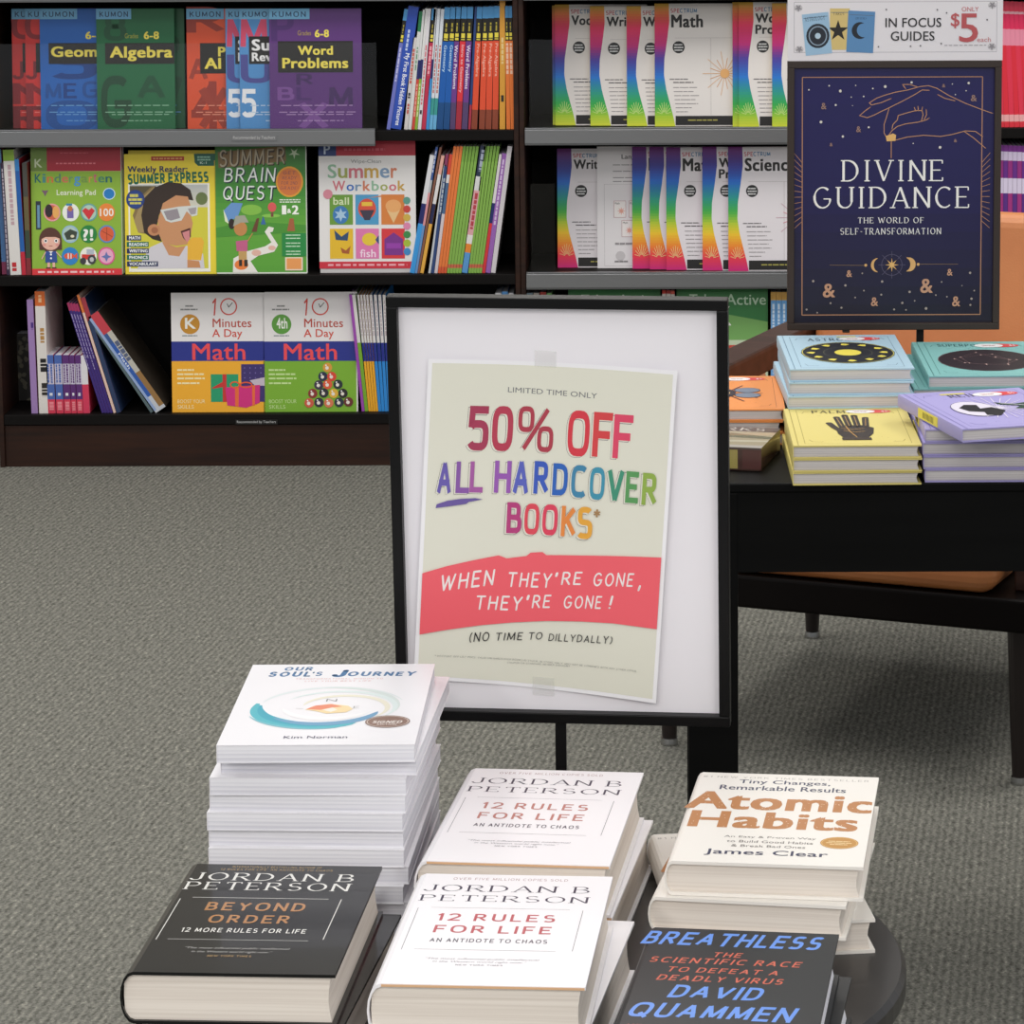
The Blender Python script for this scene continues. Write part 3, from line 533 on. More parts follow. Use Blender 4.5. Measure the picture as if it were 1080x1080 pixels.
# --- rainbow-edged workbooks, right bookcase
P1 = ((0, 'd9b13a'), (.07, 'ea7a2c'), (.18, 'e8245a'), (.33, 'c8207a'), (.45, '4a3aa0'), (.6, '1a78d0'), (.72, '1f9a8a'), (.82, '2faa4a'), (.92, 'a8cc30'), (1, 'd8dc38'))
P2 = ((0, '7a1f7c'), (.13, '3c2f90'), (.28, '1a6cd0'), (.42, '1f9a8a'), (.52, '3fae48'), (.62, 'b8cc30'), (.7, 'f0c828'), (.8, 'f08a28'), (.9, 'e8344a'), (1, 'd0207c'))
WAVE = ((0, .155), (.15, .16), (.3, .135), (.45, .105), (.58, .10), (.7, .125), (.82, .165), (.92, .2), (1, .222))
def a_spec(pal, title, burst=True, dot=True):
    def f(c):
        x0, yt, x1, yb = c.fr; w = x1-x0; h = yb-yt; c.cr = (0, 0, 1); X = lambda t: x0+t*w; Yy = lambda t: yt+t*h
        c.rect(x0, yt, x1, yb, 'e6e0e4' if pal is P2 else 'e8e2de'); c.grad(x0, yt, x1, yb, pal, 46, WAVE)
        for k in range(9):
            a = math.radians(-170+k*20); c.line([(X(.1)+2*math.cos(a), Yy(.9)+2*math.sin(a)), (X(.1)+w*.13*math.cos(a)*.6, Yy(.9)+w*.13*math.sin(a))], .0008, mix(pal, .9) if 0 else 'e8f0a0')
        cs = ('b83a4a', 'b83a4a', '3a78b0', '2f9a9a')
        c.text('SPE', X(.175), Yy(.04), X(.27), Yy(.075), 'c04a58', 'block'); c.text('CTRUM', X(.275), Yy(.04), X(.46), Yy(.075), '3a7aa8', 'block')
        for i, (t, tw) in enumerate(title): c.text(t, X(.18), Yy(.09+i*.09), X(.18+tw), Yy((.165 if len(title) > 1 else .195)+i*.09), '141214', 'x')
        c.ell(X(.26), Yy(.355), w*.066, w*.066, '1c1c1e'); c.scrib(X(.215), Yy(.33), X(.3), Yy(.34), 'd8d8d8', 2); c.scrib(X(.21), Yy(.352), X(.31), Yy(.362), 'd8d8d8', 3); c.scrib(X(.215), Yy(.374), X(.3), Yy(.384), 'd8d8d8', 2)
        c.line([(X(.22), Yy(.28)), (X(1), Yy(.28))], .0006, 'b0a8a8'); c.line([(X(.61), Yy(.28)), (X(.61), Yy(.91))], .0006, 'b0a8a8')
        c.scrib(X(.16), Yy(.612), X(.36), Yy(.62), '6a6668', 4); c.scrib(X(.2), Yy(.638), X(.42), Yy(.646), '4a4648', 4)
        for i in range(7): c.scrib(X(.2+.005*i), Yy(.68+.033*i), X(.2+(.26, .22, .28, .24, .27, .2, .16)[i]), Yy(.686+.033*i), '9a9496', 3)
        if burst:
            for k in range(18):
                a = k*PI/9; r = w*(.24 if k % 2 else .17); cc = ('d89a5a', 'e0b080') if pal is P1 else ('d8788a', 'c8a0b0')
                c.line([(X(.76), Yy(.57)), (X(.76)+r*math.cos(a), Yy(.57)+r*math.sin(a))], .0013, cc[k % 2])
            c.ell(X(.76), Yy(.57), w*.05, w*.05, 'e8b070' if pal is P1 else 'dc9aa8')
        c.rect(X(.225), Yy(.915), X(1), Yy(.99), '1c1a1a'); c.scrib(X(.36), Yy(.945), X(.68), Yy(.955), 'a8a04a', 5)
    return f
Z3 = lambda x: 540+x/3.6
def a_back(c):
    x0, yt, x1, yb = c.fr; c.cr = (540, 0, 3.6); c.rect(325, 560, 680, 1024, 'e8e4e6'); c.text('Language', 418, 590, 520, 612, '3a3638', 'b')
    for y in (628, 652, 676, 690): c.scrib(385, y, 520, y+3, '8a8688', 4)
    c.box(352, 702, 620, 1010, .0006, 'b0acae')
    for bx, by in ((388, 765), (445, 765), (418, 838)): c.rect(bx, by, bx+45, by+62, 'f2ecea'); c.text('Math', bx+4, by+5, bx+22, by+13, '2a2628', 'r'); c.star(bx+28, by+38, 16, 6, 8, 'e8a898'); c.box(bx, by, bx+45, by+62, .0008, 'a85a6a')
    c.ell(412, 972, 18, 18, 'c8c4c6'); c.scrib(390, 990, 440, 996, '8a8688', 3); c.scrib(392, 922, 470, 930, '9a9698', 4)
g1 = 'rainbow-edged workbooks on the upper right shelf'; g2 = 'rainbow-edged workbooks on the lower right shelf'
wsp = 97
up = [(155, 'e8e2de', (('Voc', .0),), 'rainbow-edged workbook peeping out at the far left of the upper right shelf', 0),
      (165, '', (('Vocabulary', .62),), 'vocabulary workbook with a rainbow wave edge, upper right shelf', 1),
      (298, '', (('Writing', .42),), 'writing workbook with a rainbow wave edge, next to the vocabulary one', 1),
      (437, '', (('Writing', .42),), 'half hidden rainbow-edged workbook just left of the sunburst maths one', 1),
      (543, '', (('Math', .345),), 'maths workbook with an orange sunburst showing, upper right shelf', 1),
      (838, '', (('W', .1),), 'rainbow-edged workbook showing only a strip right of the sunburst maths one', 0),
      (862, '', (('Word', .34), ('Problems', .55)), 'word problems workbook with a rainbow edge, upper right shelf', 1),
      (988, '', (('Math', .345),), 'rainbow-edged workbook half behind the dark blue sign, upper right shelf', 1)]
for i, (x, _, ti, lab, big) in enumerate(up):
    vt = (6.5, 5.5, 7, 7, 4.5, 3, 3, 4)[i]
    ti = [q for q in ti if q[1] > 0]
    face_book('workbook', lab, Z3(x), Z3(x)+wsp, vt, SZ[2], 7.53-.0105*i, a_spec(P1, ti, i == 4), g1, .008, 4, cov='d9b13a')
lo = [(172, (('Writing', .42),), 'writing workbook with a rainbow edge at the left end of the lower right shelf', 1),
      (325, None, 'white workbook with its back cover turned out, lower right shelf', 1),
      (456, (('Math', .345),), 'first of three overlapping rainbow-edged workbooks right of the white back cover', 1),
      (522, (('Math', .345),), 'middle of three overlapping rainbow-edged workbooks right of the white back cover', 1),
      (585, (('Math', .345),), 'maths workbook with a rainbow edge, frontmost of three on the lower right shelf', 1),
      (722, (('Word', .34), ('Problems', .55)), 'word problems workbook with a rainbow edge, lower right shelf', 1),
      (820, (('Science', .56),), 'science workbook with a rainbow edge, next to the dark blue sign', 1)]
for i, (x, ti, lab, _) in enumerate(lo):
    face_book('workbook', lab, Z3(x)+.5, Z3(x)+wsp, (158, 157, 156, 156, 156.5, 156, 156)[i], SZ[1], 7.52-.0105*i, a_spec(P2, ti, i == 6) if ti else a_back, g2, .008, 4, cov='a83a8a' if ti else 'e8e4e6')
# --- right bottom shelf: preschool books seen past the big sign
def a_active(c):
    x0, yt, x1, yb = c.fr; w = x1-x0; h = yb-yt; c.cr = (0, 0, 1); X = lambda t: x0+t*w; Yy = lambda t: yt+t*h
    c.rect(x0, yt, x1, yb, '2f7a3e'); c.rect(X(0), Yy(.3), X(1), Yy(1), 'c8d8b8'); c.poly([(X(0), Yy(.25)), (X(.5), Yy(.2)), (X(1), Yy(.27)), (X(1), Yy(.42)), (X(0), Yy(.42))], '7ab060')
    c.text('Take', X(.14), Yy(.04), X(.44), Yy(.13), 'c0dcc0', 'm'); c.text('Active', X(.54), Yy(.04), X(.98), Yy(.13), 'c0dcc0', 'm'); c.text('K', X(.44), Yy(.14), X(.6), Yy(.3), 'f0f4e8', 'b')
    c.ell(X(.62), Yy(.62), w*.26, h*.16, 'c8483a'); c.ell(X(.66), Yy(.58), w*.13, h*.07, '7a3a5a'); c.ell(X(.8), Yy(.6), w*.1, h*.06, 'e8c838'); c.poly([(X(.82), Yy(.75)), (X(.84), Yy(.42)), (X(.94), Yy(.42)), (X(.98), Yy(.75))], 'b87a58')
    c.ell(X(.58), Yy(.75), w*.12, h*.05, '88b048'); c.rect(X(0), Yy(.8), X(1), Yy(1), 'e8e0c8'); c.ell(X(.5), Yy(.9), w*.3, h*.05, 'd8a080')
face_book('picture_book', 'green children\'s book on the bottom shelf behind the big sign, left of its twin', 600, 697, 307.5, SZ[0], 7.46, a_active, 'green activity books on the bottom right shelf', .01, cov='2f7a3e')
face_book('picture_book', 'green children\'s book with a red ladybird picture beside the wooden chair arm', 714, 810, 307, SZ[0], 7.45, a_active, 'green activity books on the bottom right shelf', .01, cov='2f7a3e')
# ------------------------------------------------------------------ books with their spines out
def spine_book(label, ub, wpx, dtop, vt, zs, bands, org=None, group=None, Y=7.44, depth=.21, txt=None, name='workbook', pg=PG_W, cov=None, vbase=None):
    """ub: left edge at the shelf (photo px); wpx: spine width; dtop: how far the top leans right (px); bands: (t0, t1, colour) from the top"""
    v0 = 137 if zs == SZ[2] else 288 if zs == SZ[1] else 440
    a = on_y(ub, v0, Y); s = on_y(ub+1, v0, Y).x-a.x; h0 = on_y(ub, vt, Y).z-zs
    th = math.atan2(dtop*s, h0); h = h0/math.cos(th); t = wpx*s*math.cos(th)
    # pivot: the corner that touches the shelf
    r = thing(name, label, 'book', (a.x+(wpx*s if th > 0 else 0), Y, zs), 0, group)
    T = Matrix.Rotation(th, 4, 'Y'); off = -t if th > 0 else 0
    mb = MB(); pb = MB(); base = mat(cov or bands[0][2], .4); e = min(.0008, t*.15)
    mb.box(off, off+t, 0, e, 0, h, base, T); mb.box(off, off+e, e, depth, 0, h, base, T); mb.box(off+t-e, off+t, e, depth, 0, h, mat(cov or bands[-1][2], .4), T)
    pb.box(off+e*1.05, off+t-e*1.05, e*1.05, depth-.002, .0006, h-.0012, pg, T)
    R = T.to_3x3(); c = Cv(mb, R @ Vector((off, 0, 0)), R @ Vector((1, 0, 0)), R @ Vector((0, 0, 1)), R @ Vector((0, -1, 0)), t, h, .00002)
    c.frame(0, 0, 1, 1)
    for b0, b1, col in bands: c.rect(0, b0, 1, b1, col)
    for (x0, y0, x1, y1, col, s_) in (txt or ()):   # words running down the spine
        if s_ == '#': c.rect(x0, y0, x1, y1, col)
        elif s_: 
            V, F = fmesh(s_, .02); ax, bx = min(v[0] for v in V), max(v[0] for v in V); ay, by = min(v[1] for v in V), max(v[1] for v in V); c.k += 1
            mb.mesh([c.W(c.P(x0+(v[1]-ay)/(by-ay)*(x1-x0), y0+(v[0]-ax)/(bx-ax)*(y1-y0)), v[2]) for v in V], F, c.M(col))
        else:
            r_ = random.Random(int(y0*999+x0*77+wpx)); y = y0
            while y < y1: 
                q = min(y1, y+r_.uniform(.015, .05)); c.rect(x0, y, x1, q, col); y = q+.008
    mb.build('cover', r); pb.build('page_block', r)
    return r
G4 = (400, 0, 7.2)
def s4(label, xb0, xb1, xt0, yt, bands, txt=None, group='thin workbooks in the upper middle shelf row', **k):
    return spine_book(label, 400+xb0/7.2, (xb1-xb0)/7.2-.12, (xt0-xb0)/7.2, yt/7.2, SZ[2], bands, None, group, txt=txt, **k)
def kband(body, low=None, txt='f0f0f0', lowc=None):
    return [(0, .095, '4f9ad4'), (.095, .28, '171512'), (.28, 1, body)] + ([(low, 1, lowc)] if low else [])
yt_ = [(.35, .13, .6, .2, 'b8a83a', ''), (.2, .215, .85, .27, 'ead84a', '')]
where = ' on the upper shelf beside the middle upright'
s4('lilac workbook leaning at the far left of the upper spine row', 55, 84, 205, 72, kband('6f76c4'), yt_+[(.3, .32, .7, .6, 'c8c8ec', '')])
s4('thick royal blue workbook with white lettering leaning in the upper spine row', 86, 165, 236, 56, [(0, 1, '2a4fb4')], [(.3, .06, .75, .16, 'e87088', None)] if 0 else [(.3, .19, .5, .36, 'c8d4f0', ''), (.25, .38, .8, .97, 'f4f6fc', 'My First Book Hidden Pictures')])
s4('short white workbook with red lettering, right of the thick royal blue one', 188, 216, 268, 288, [(0, 1, 'd8d2d0')], [(.25, .12, .8, .5, 'c85a50', ''), (.2, .6, .8, .66, '2a2826', ''), (.3, .72, .8, .84, 'c04a40', '')])
s4('white spine with a green top in the upper row', 218, 244, 318, 90, [(0, .17, '1f7a4c'), (.17, 1, 'dcdcda')], [(.3, .3, .7, .5, '6a9a7a', '')])
s4('red and white spine, fifth from the left in the upper row', 246, 268, 345, 75, [(0, .42, 'dedede'), (.42, .58, '1f2668'), (.58, 1, 'd0453a')], [(.3, .62, .7, .9, 'f0b0a0', '')])
s4('lime and white spine with a navy band in the upper row', 269, 290, 362, 66, [(0, .42, 'e4e4e2'), (.42, .58, '1f2668'), (.58, 1, '8ab43a')], [(.3, .62, .7, .9, 'e0ecb0', '')])
s4('white spine with pink lettering in the upper row', 292, 318, 382, 68, [(0, 1, 'e2dee2')], [(.25, .3, .7, .8, 'd87a80', ''), (.2, .84, .8, .88, '3a3a3a', '')])
s4('crimson spine with a yellow and black band in the upper row', 320, 352, 415, 68, kband('c02c4c'), yt_+[(.25, .31, .75, .55, 'f0a8b4', '')])
s4('white spine with a sky blue foot, next to the crimson one', 355, 378, 428, 62, [(0, .42, 'e0e2e6'), (.42, .58, '1f2668'), (.58, 1, '3a94d8')])
s4('white spine with teal foot, left of its twin in the upper row', 380, 404, 455, 66, [(0, .74, 'dde2ea'), (.74, .88, '3a9a94'), (.88, 1, '6ab0dc')], [(.3, .3, .7, .7, 'c05a58', '')])
s4('white spine with teal foot, right beside the first blue geometry spine', 406, 432, 482, 70, [(0, .74, 'dde2ea'), (.74, .88, '3a9a94'), (.88, 1, '6ab0dc')], [(.1, .02, .3, .3, '4a70b8', None)] if 0 else [(.3, .3, .75, .7, 'c87468', '')])
for i, (a, b_, t, y, n) in enumerate(((435, 482, 510, 58, 'left'), (485, 532, 553, 56, 'right'))):
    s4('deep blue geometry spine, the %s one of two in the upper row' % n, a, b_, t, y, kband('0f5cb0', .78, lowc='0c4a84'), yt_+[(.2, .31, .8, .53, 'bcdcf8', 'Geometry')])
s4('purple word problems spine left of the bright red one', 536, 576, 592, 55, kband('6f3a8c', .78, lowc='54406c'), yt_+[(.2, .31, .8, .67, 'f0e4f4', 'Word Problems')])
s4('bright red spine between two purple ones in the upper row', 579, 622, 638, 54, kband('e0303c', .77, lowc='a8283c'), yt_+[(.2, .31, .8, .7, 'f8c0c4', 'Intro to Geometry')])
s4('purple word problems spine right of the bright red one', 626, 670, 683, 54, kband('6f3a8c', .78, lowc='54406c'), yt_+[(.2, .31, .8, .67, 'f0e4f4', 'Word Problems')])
s4('very thin navy spine in the upper row, left of the four red-orange ones', 676, 694, 738, 52, [(0, .8, '22407c'), (.8, 1, 'b03048')])
for i, (a, b_, t) in enumerate(((699, 743, 752), (757, 802, 797), (807, 852, 840), (858, 902, 882))):
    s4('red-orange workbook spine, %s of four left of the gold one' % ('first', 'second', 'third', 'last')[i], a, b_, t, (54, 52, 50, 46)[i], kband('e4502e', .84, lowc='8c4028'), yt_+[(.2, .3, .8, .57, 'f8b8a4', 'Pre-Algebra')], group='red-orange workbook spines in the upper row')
s4('tall gold spine rising above its neighbours in the upper row', 914, 957, 926, -14, [(0, 1, 'e0a03a')], [(.3, .3, .7, .5, 'f0d090', ''), (.25, .74, .75, .79, '2a2620', '')])
for i, (a, b_, t) in enumerate(((966, 996, 963), (999, 1029, 989))):
    s4('orange spine at the right end of the upper row, %s of two' % ('left', 'right')[i], a, b_, t, 46, kband('ee7c34'), yt_+[(.2, .3, .8, .55, 'f8ccb0', '')], group='orange spines ending the upper row')
def s5(label, xb0, xb1, xt0, yt, bands, txt=None, group='thin books in the lower middle shelf row', **k):
    return spine_book(label, 425+xb0/7.2, (xb1-xb0)/7.2-.12, (xt0-xb0)/7.2, 145+yt/7.2, SZ[1], bands, None, group, txt=txt, **k)
s5('white, navy and sky blue spine leaning at the left of the middle row', 50, 88, 218, 138, [(0, .41, 'e0e0e4'), (.41, .58, '1f2668'), (.58, 1, '3a9ae0')])
s5('leaning spine with blue top and pink lettering, second in the middle row', 90, 108, 262, 76, [(0, .26, '3a5aa0'), (.26, .36, 'b8bcc0'), (.36, .62, 'e0989c'), (.62, 1, '6a94c8')], [(.2, .03, .7, .2, 'c8d0e8', '')])
s5('very thin brown spine leaning in the middle row', 109, 126, 292, 78, [(0, 1, '8a5a48')])
s5('peach spine with navy band and yellow-orange foot in the middle row', 130, 156, 303, 140, [(0, .16, 'e8b0a0'), (.16, .41, 'e6e2e2'), (.41, .58, '1f2450'), (.58, 1, 'eab048')])
s5('thin pale grey spine leaning in the middle row', 192, 210, 322, 210, [(0, 1, 'c8ccd0')])
s5('dark navy spine with small coloured lettering in the middle row', 212, 236, 336, 130, [(0, .1, '8a3a60'), (.1, 1, '2a4478')], [(.3, .2, .8, .5, 'b8c4cc', '')])
s5('white and red spine just left of the orange ones', 238, 262, 365, 130, [(0, .17, 'd84a34'), (.17, .24, 'e0dcdc'), (.24, .5, '4a6a90'), (.5, 1, 'd8ccd0')])
for i in range(3): s5('orange spine in the middle row, %s of three' % ('left', 'middle', 'right')[i], 264+i*23, 286+i*23, 398+i*24, 70, [(0, .95, 'ea7c3c'), (.95, 1, 'd85a34')], group='orange spines in the middle row')
for i in range(5): s5('green spine in the left run of green ones, %s of five' % ('first', 'second', 'third', 'fourth', 'last')[i], 334+i*22, 355+i*22, 470+i*24.5, 70, [(0, .12, '7aa844'), (.12, .93, '86b44e'), (.93, .96, 'c8684a'), (.96, 1, '86b44e')], group='left run of green spines in the middle row')
s5('black and white spine with a colourful foot between the two green runs', 446, 490, 600, 68, [(0, .24, '24304a'), (.24, .35, 'dedede'), (.35, .7, 'e0a8ac'), (.7, .77, 'e8e4e0'), (.77, .84, 'ea8a30'), (.84, 1, '5a9ad4')], [(.3, .03, .8, .2, 'a8b0c4', ''), (.3, .37, .8, .66, 'b8404c', '')])
for i in range(5): s5('green spine in the right run of green ones, %s of five' % ('first', 'second', 'third', 'fourth', 'last')[i], 496+i*20.6, 516+i*20.6, 628+i*24.5, 68, [(0, .12, '7aa844'), (.12, .93, '86b44e'), (.93, .96, 'c8684a'), (.96, 1, '86b44e')], group='right run of green spines in the middle row')
s5('white spine with navy band and red foot in the middle row', 600, 624, 742, 130, [(0, .41, 'e2dede'), (.41, .58, '1f2668'), (.58, 1, 'd8343c')])
s5('purple spine near the right end of the middle row', 627, 664, 762, 124, [(0, 1, '9a62b4')], [(.3, .05, .7, .6, 'd8c0e4', '')])
s5('thick white spine at the right end of the middle row, beside the upright', 667, 702, 806, 70, [(0, 1, 'd8d2d6')])
# left end of middle shelf
def s6(label, xb, xe, xt, yt, bands, txt=None, **k): return spine_book(label, xb, xe-xb, xt-xb, yt, SZ[1], bands, None, 'spines at the left end of the middle shelf', txt=txt, **k)
s6('pale blue spine at the very left end of the middle shelf', 2.2, 7, .6, 157, [(0, .9, '6a9ad8'), (.9, 1, 'a84a70')], Y=7.45)
s6('thin dark purple spine with white print at the left end of the middle shelf', 7.3, 10.5, 4.2, 172, [(0, 1, '3c2c48')], [(.3, .05, .7, .95, 'c8c0cc', '')])
s6('thick white spine with a green top, left of the learning pad', 11, 22.5, 7.2, 158, [(0, .09, '8ab03c'), (.09, 1, 'e8e4e0')], [(.35, .12, .65, .6, 'c8a8b0', ''), (.2, .9, .6, .97, 'c82c34', '')])
s6('blue spine with a red foot, beside the learning pad', 23, 27.5, 19.2, 168, [(0, .1, '3a8ad0'), (.1, .8, '1f62b0'), (.8, 1, 'c8283c')])
s6('dark patterned spine hidden in shade beside the learning pad', 28, 33, 27, 172, [(0, .3, '4a4a44'), (.3, .6, '6a6040'), (.6, .85, '3a4a3a'), (.85, 1, '8a2c34')])
# bottom shelf, left
def s7(label, xb0, xb1, xt0, yt, bands, txt=None, group='books at the left end of the bottom shelf', **k):
    return spine_book(label, xb0/5.684, (xb1-xb0)/5.684-.1, (xt0-xb0)/5.684, 295+yt/5.684, SZ[0], bands, None, group, txt=txt, **k)
s7('lilac spine at the left end of the bottom shelf', 190, 228, 183, 120, [(0, 1, 'a080b8')], [(.5, .2, .9, .26, '4a2c80', '')])
s7('tall white spine with an orange top and dark pictures, bottom shelf', 236, 296, 232, 70, [(0, .12, 'd86a2c'), (.12, 1, 'e4ded8')], [(.35, .03, .65, .09, 'f0c090', ''), (.4, .3, .8, .42, 'b8884a', ''), (.3, .55, .9, .66, '1c1a1c', ''), (.35, .75, .9, .86, '2a2420', '')])
s7('dark blue workbook standing behind the five small purple and blue books', 300, 345, 298, 165, [(0, .1, 'b83848'), (.1, 1, '2c5090')], [(.4, .2, .7, .5, 'a8b8d8', '')], Y=7.56, depth=.12)
for i, (a, b_, c1, c2) in enumerate(((290, 335, '4a68b0', '4a68b0'), (340, 384, '4a68b0', '4a68b0'), (387, 428, '5c2c74', '5c2c74'), (430, 461, '5c2c74', '5c2c74'), (464, 500, '5c2c74', '5c2c74'))):
    s7('small %s book, %s in the short row of five on the bottom shelf' % (('blue', 'blue', 'purple', 'purple', 'purple')[i], ('first', 'second', 'third', 'fourth', 'last')[i]), a, b_, a-4, 452, [(0, .15, c1), (.15, .5, 'cfc8dc'), (.5, .76, c2), (.76, 1, 'd83a54')], [(.15, .16, .35, .48, c1, ''), (.55, .16, .8, .48, c1, ''), (.3, .65, .7, .7, 'f0f0f4', ''), (.2, .8, .8, .95, 'f08a94', '')], group='short row of five small books on the bottom shelf', depth=.12, name='small_book')
s7('small book with a curved white side and red foot ending the short row of five', 502, 540, 494, 455, [(0, .5, 'e4e0e4'), (.5, 1, 'd83a5c')], group='books beside the short row of five', depth=.12, name='small_book')
for i in range(4): s7('dark purple thin book leaning left, %s of four on the bottom shelf' % ('first', 'second', 'third', 'last')[i], 612+i*17, 628+i*17, 422+i*17, 140+i*2, [(0, .07, 'a83060'), (.07, 1, '3c2878')], [(.3, .1, .6, .6-.1*(i % 2), 'a89cc8', '')], group='dark purple thin books leaning on the bottom shelf')
s7('thin orange-edged spine leaning against the dark purple books', 682, 698, 482, 92, [(0, .15, 'e07c3c'), (.15, 1, 'e8c8b8')])
s7('dark blue book leaning left behind the orange-edged spine', 700, 728, 505, 110, [(0, .2, 'a83844'), (.2, 1, '2a3c60')])
s7('thick blue and white workbook leaning steeply on the bottom shelf', 935, 1022, 545, 225, [(0, .2, 'c8404c'), (.2, .85, '3a5a94'), (.85, 1, 'c8ccd4')], [(0, .02, .22, .98, '9ab0d8', '#'), (.22, .3, .55, .85, '2f5cae', '#'), (.55, .2, 1, .62, 'c4c0b4', '#'), (.55, .62, 1, .97, '9a7444', '#'), (.28, .4, .48, .56, 'e8eef8', 'Math'), (.6, .3, .95, .5, '5a6480', '')], depth=.2, cov='3c342c')
s7('thin magazine with curved dark pages leaning under the thick blue workbook', 905, 925, 545, 240, [(0, 1, '5a6c70')], depth=.18)
# dark boxed book at the very left, behind
def a_dark(c):
    c.cr = (0, 295, 5.684); c.rect(75, 325, 230, 800, '2c2a26'); c.box(82, 335, 222, 785, .001, '5a564c'); r = random.Random(3)
    for i in range(26):
        x = r.uniform(95, 210); y = r.uniform(350, 770); c.poly([(x+r.uniform(8, 20)*math.cos(k*1.05), y+r.uniform(8, 22)*math.sin(k*1.05)) for k in range(6)], '6a6656')
face_book('puzzle_box', 'charcoal box with a pale plant pattern at the left end of the bottom shelf', 13, 40, 352, SZ[0], 7.6, a_dark, None, .05, 0, cov='2c2a26', cat='box')
# maths spines right of the pool ball workbook
bw = [('8a3aa0', 'magenta-edged'), ('7aae2c', 'green-footed')]
for i, (xb, wd, xt, lo_) in enumerate(((855, 12, 812, 'a04ab0'), (868, 14, 824, '7aae2c'), (883, 9, 845, 'f2ae28'), (893, 9, 857, 'f2ae28'), (903, 9, 869, 'f2ae28'), (913, 9, 881, 'f2ae28'), (923, 12, 894, '2a8ad8'), (936, 12, 912, '2a8ad8'), (949, 12, 930, '2a8ad8'), (962, 12, 948, '2a8ad8'))):
    u = 160+xb/3.857
    nm = ('magenta', 'green', 'yellow', 'yellow', 'yellow', 'yellow', 'blue', 'blue', 'blue', 'blue')[i]; od = ('', '', 'first', 'second', 'third', 'last', 'first', 'second', 'third', 'last')[i]
    bands = [(0, 1, lo_)] if i == 0 else [(0, .41, 'e2dedc'), (.41, .57, '1f2c88' if i > 1 else lo_), (.57, 1, lo_)]
    spine_book(('thin %s-footed maths spine, %s of its colour, right of the pool ball workbook' % (nm, od)) if od else 'thin %s spine right of the pool ball workbook' % nm, u, wd/3.857-.1, (xt-xb)/3.857, 311, SZ[0], bands, None, 'thin maths spines on the bottom shelf' if 0 else {'yellow': 'yellow-footed maths spines', 'blue': 'blue-footed maths spines'}.get(nm), Y=7.45, txt=[(.3, .05, .7, .35, 'b8a8b0', '')] if i > 1 else None)
# books whose tops show just above the big sign
for i, (u, wd, vt, col, nm) in enumerate(((524, 6, 309, 'e4e4e8', 'white'), (531, 6, 307.5, '5a9ad8', 'sky blue'), (538, 5, 309, 'dcdce0', 'pale grey'))):
    spine_book('%s spine barely showing above the big sign, left of the middle upright' % nm, u, wd, 0, vt, SZ[0], [(0, 1, col)], Y=7.45)
for i, (u, wd, vt, col, nm) in enumerate(((557, 6, 309, '9ab8c8', 'grey-blue'), (564, 6, 309, 'c8c0b8', 'beige'), (571, 6, 308, 'b83a30', 'dark red'), (578, 5, 309, '7ab068', 'light green'), (699, 4, 306, 'c83428', 'scarlet'), (703.6, 4, 306, 'a82c28', 'brick red'), (708, 4, 306.5, 'd0584a', 'salmon'))):
    spine_book('%s spine barely showing above the big sign, right of the middle upright' % nm, u, wd, 0, vt, SZ[0], [(0, .03, col), (.03, .06, 'd8d0c8'), (.06, 1, col)], Y=7.45)
for i in range(3):
    spine_book('pale blue spine above the wooden chair arm, %s of three' % ('left', 'middle', 'right')[i], 813+i*5.6, 5.4, 0, 308, SZ[0], [(0, .07, 'd0a050'), (.07, 1, '6aa4dc')], group='pale blue spines above the chair arm', Y=7.45, txt=[(.3, .1, .7, .3, 'd8e8f8', ''), (.3, .4, .7, .9, 'a8ccf0', '')])
# pink and purple spines right of the dark blue sign
for i in range(7):
    spine_book('hot pink spine with white bands right of the dark blue sign, %s of seven' % ('first', 'second', 'third', 'fourth', 'fifth', 'sixth', 'last')[i], 1054+i*5.4, 5.1, -6-i*.6, 1+i*.2, SZ[2], [(0, .08, 'e83a58'), (.08, .1, 'f4b0bc'), (.1, .22, 'e8285c'), (.22, .35, 'f090a8'), (.35, .9, 'e4283c' if i % 2 else 'e8324e'), (.9, .955, 'f4b0b0'), (.955, 1, 'e43040')], group='hot pink spines right of the dark blue sign', Y=7.44)
for i in range(8):
    spine_book('purple spine with white bands right of the dark blue sign, %s of eight' % ('first', 'second', 'third', 'fourth', 'fifth', 'sixth', 'seventh', 'last')[i], 1053+i*4.9, 4.6, -1, 153+.2*i, SZ[1], [(0, .05, '7a2c8c'), (.05, .12, 'd8c8e4'), (.12, .26, '6a2a8a' if i % 2 else '9a2c80'), (.26, .38, 'e0d4ec'), (.38, 1, '5c2a84' if i % 2 else 'a83080')], group='purple spines right of the dark blue sign', Y=7.44)
# ------------------------------------------------------------------ armchair
A2 = Vector((-.018, 5.223, 0)); yaw = math.atan2(-.36471618, .93111874)
ch = thing('lounge_armchair', 'orange leather lounge armchair with dark wooden arms behind the display table', 'armchair', A2, yaw)
CWd, CDp = .595, .70
def rb(name, a, m, par=ch, bev=.006, T=None, seg=3, sm=False):
    q = MB(); q.box(*a, m, T); return q.build(name, par, bev, seg=seg)
rb('seat_frame', (-.02, CWd+.02, -.03, CDp, .25, .305), mat('0c0706', .5, 0, 0, .12))
rb('seat_cushion', (.035, CWd-.035, -.035, CDp-.06, .306, .43), LEATHER, bev=.03, seg=5)
Tb = Matrix.Translation((0, CDp-.13, .40)) @ Matrix.Rotation(math.radians(-12), 4, 'X')
rb('back_cushion', (.035, CWd-.035, 0, .11, -.0, .43), LEATHER, T=Tb, bev=.03, seg=5)
rb('back_frame', (.0, CWd, .112, .135, -.12, .40), CHAIRW, T=Tb)
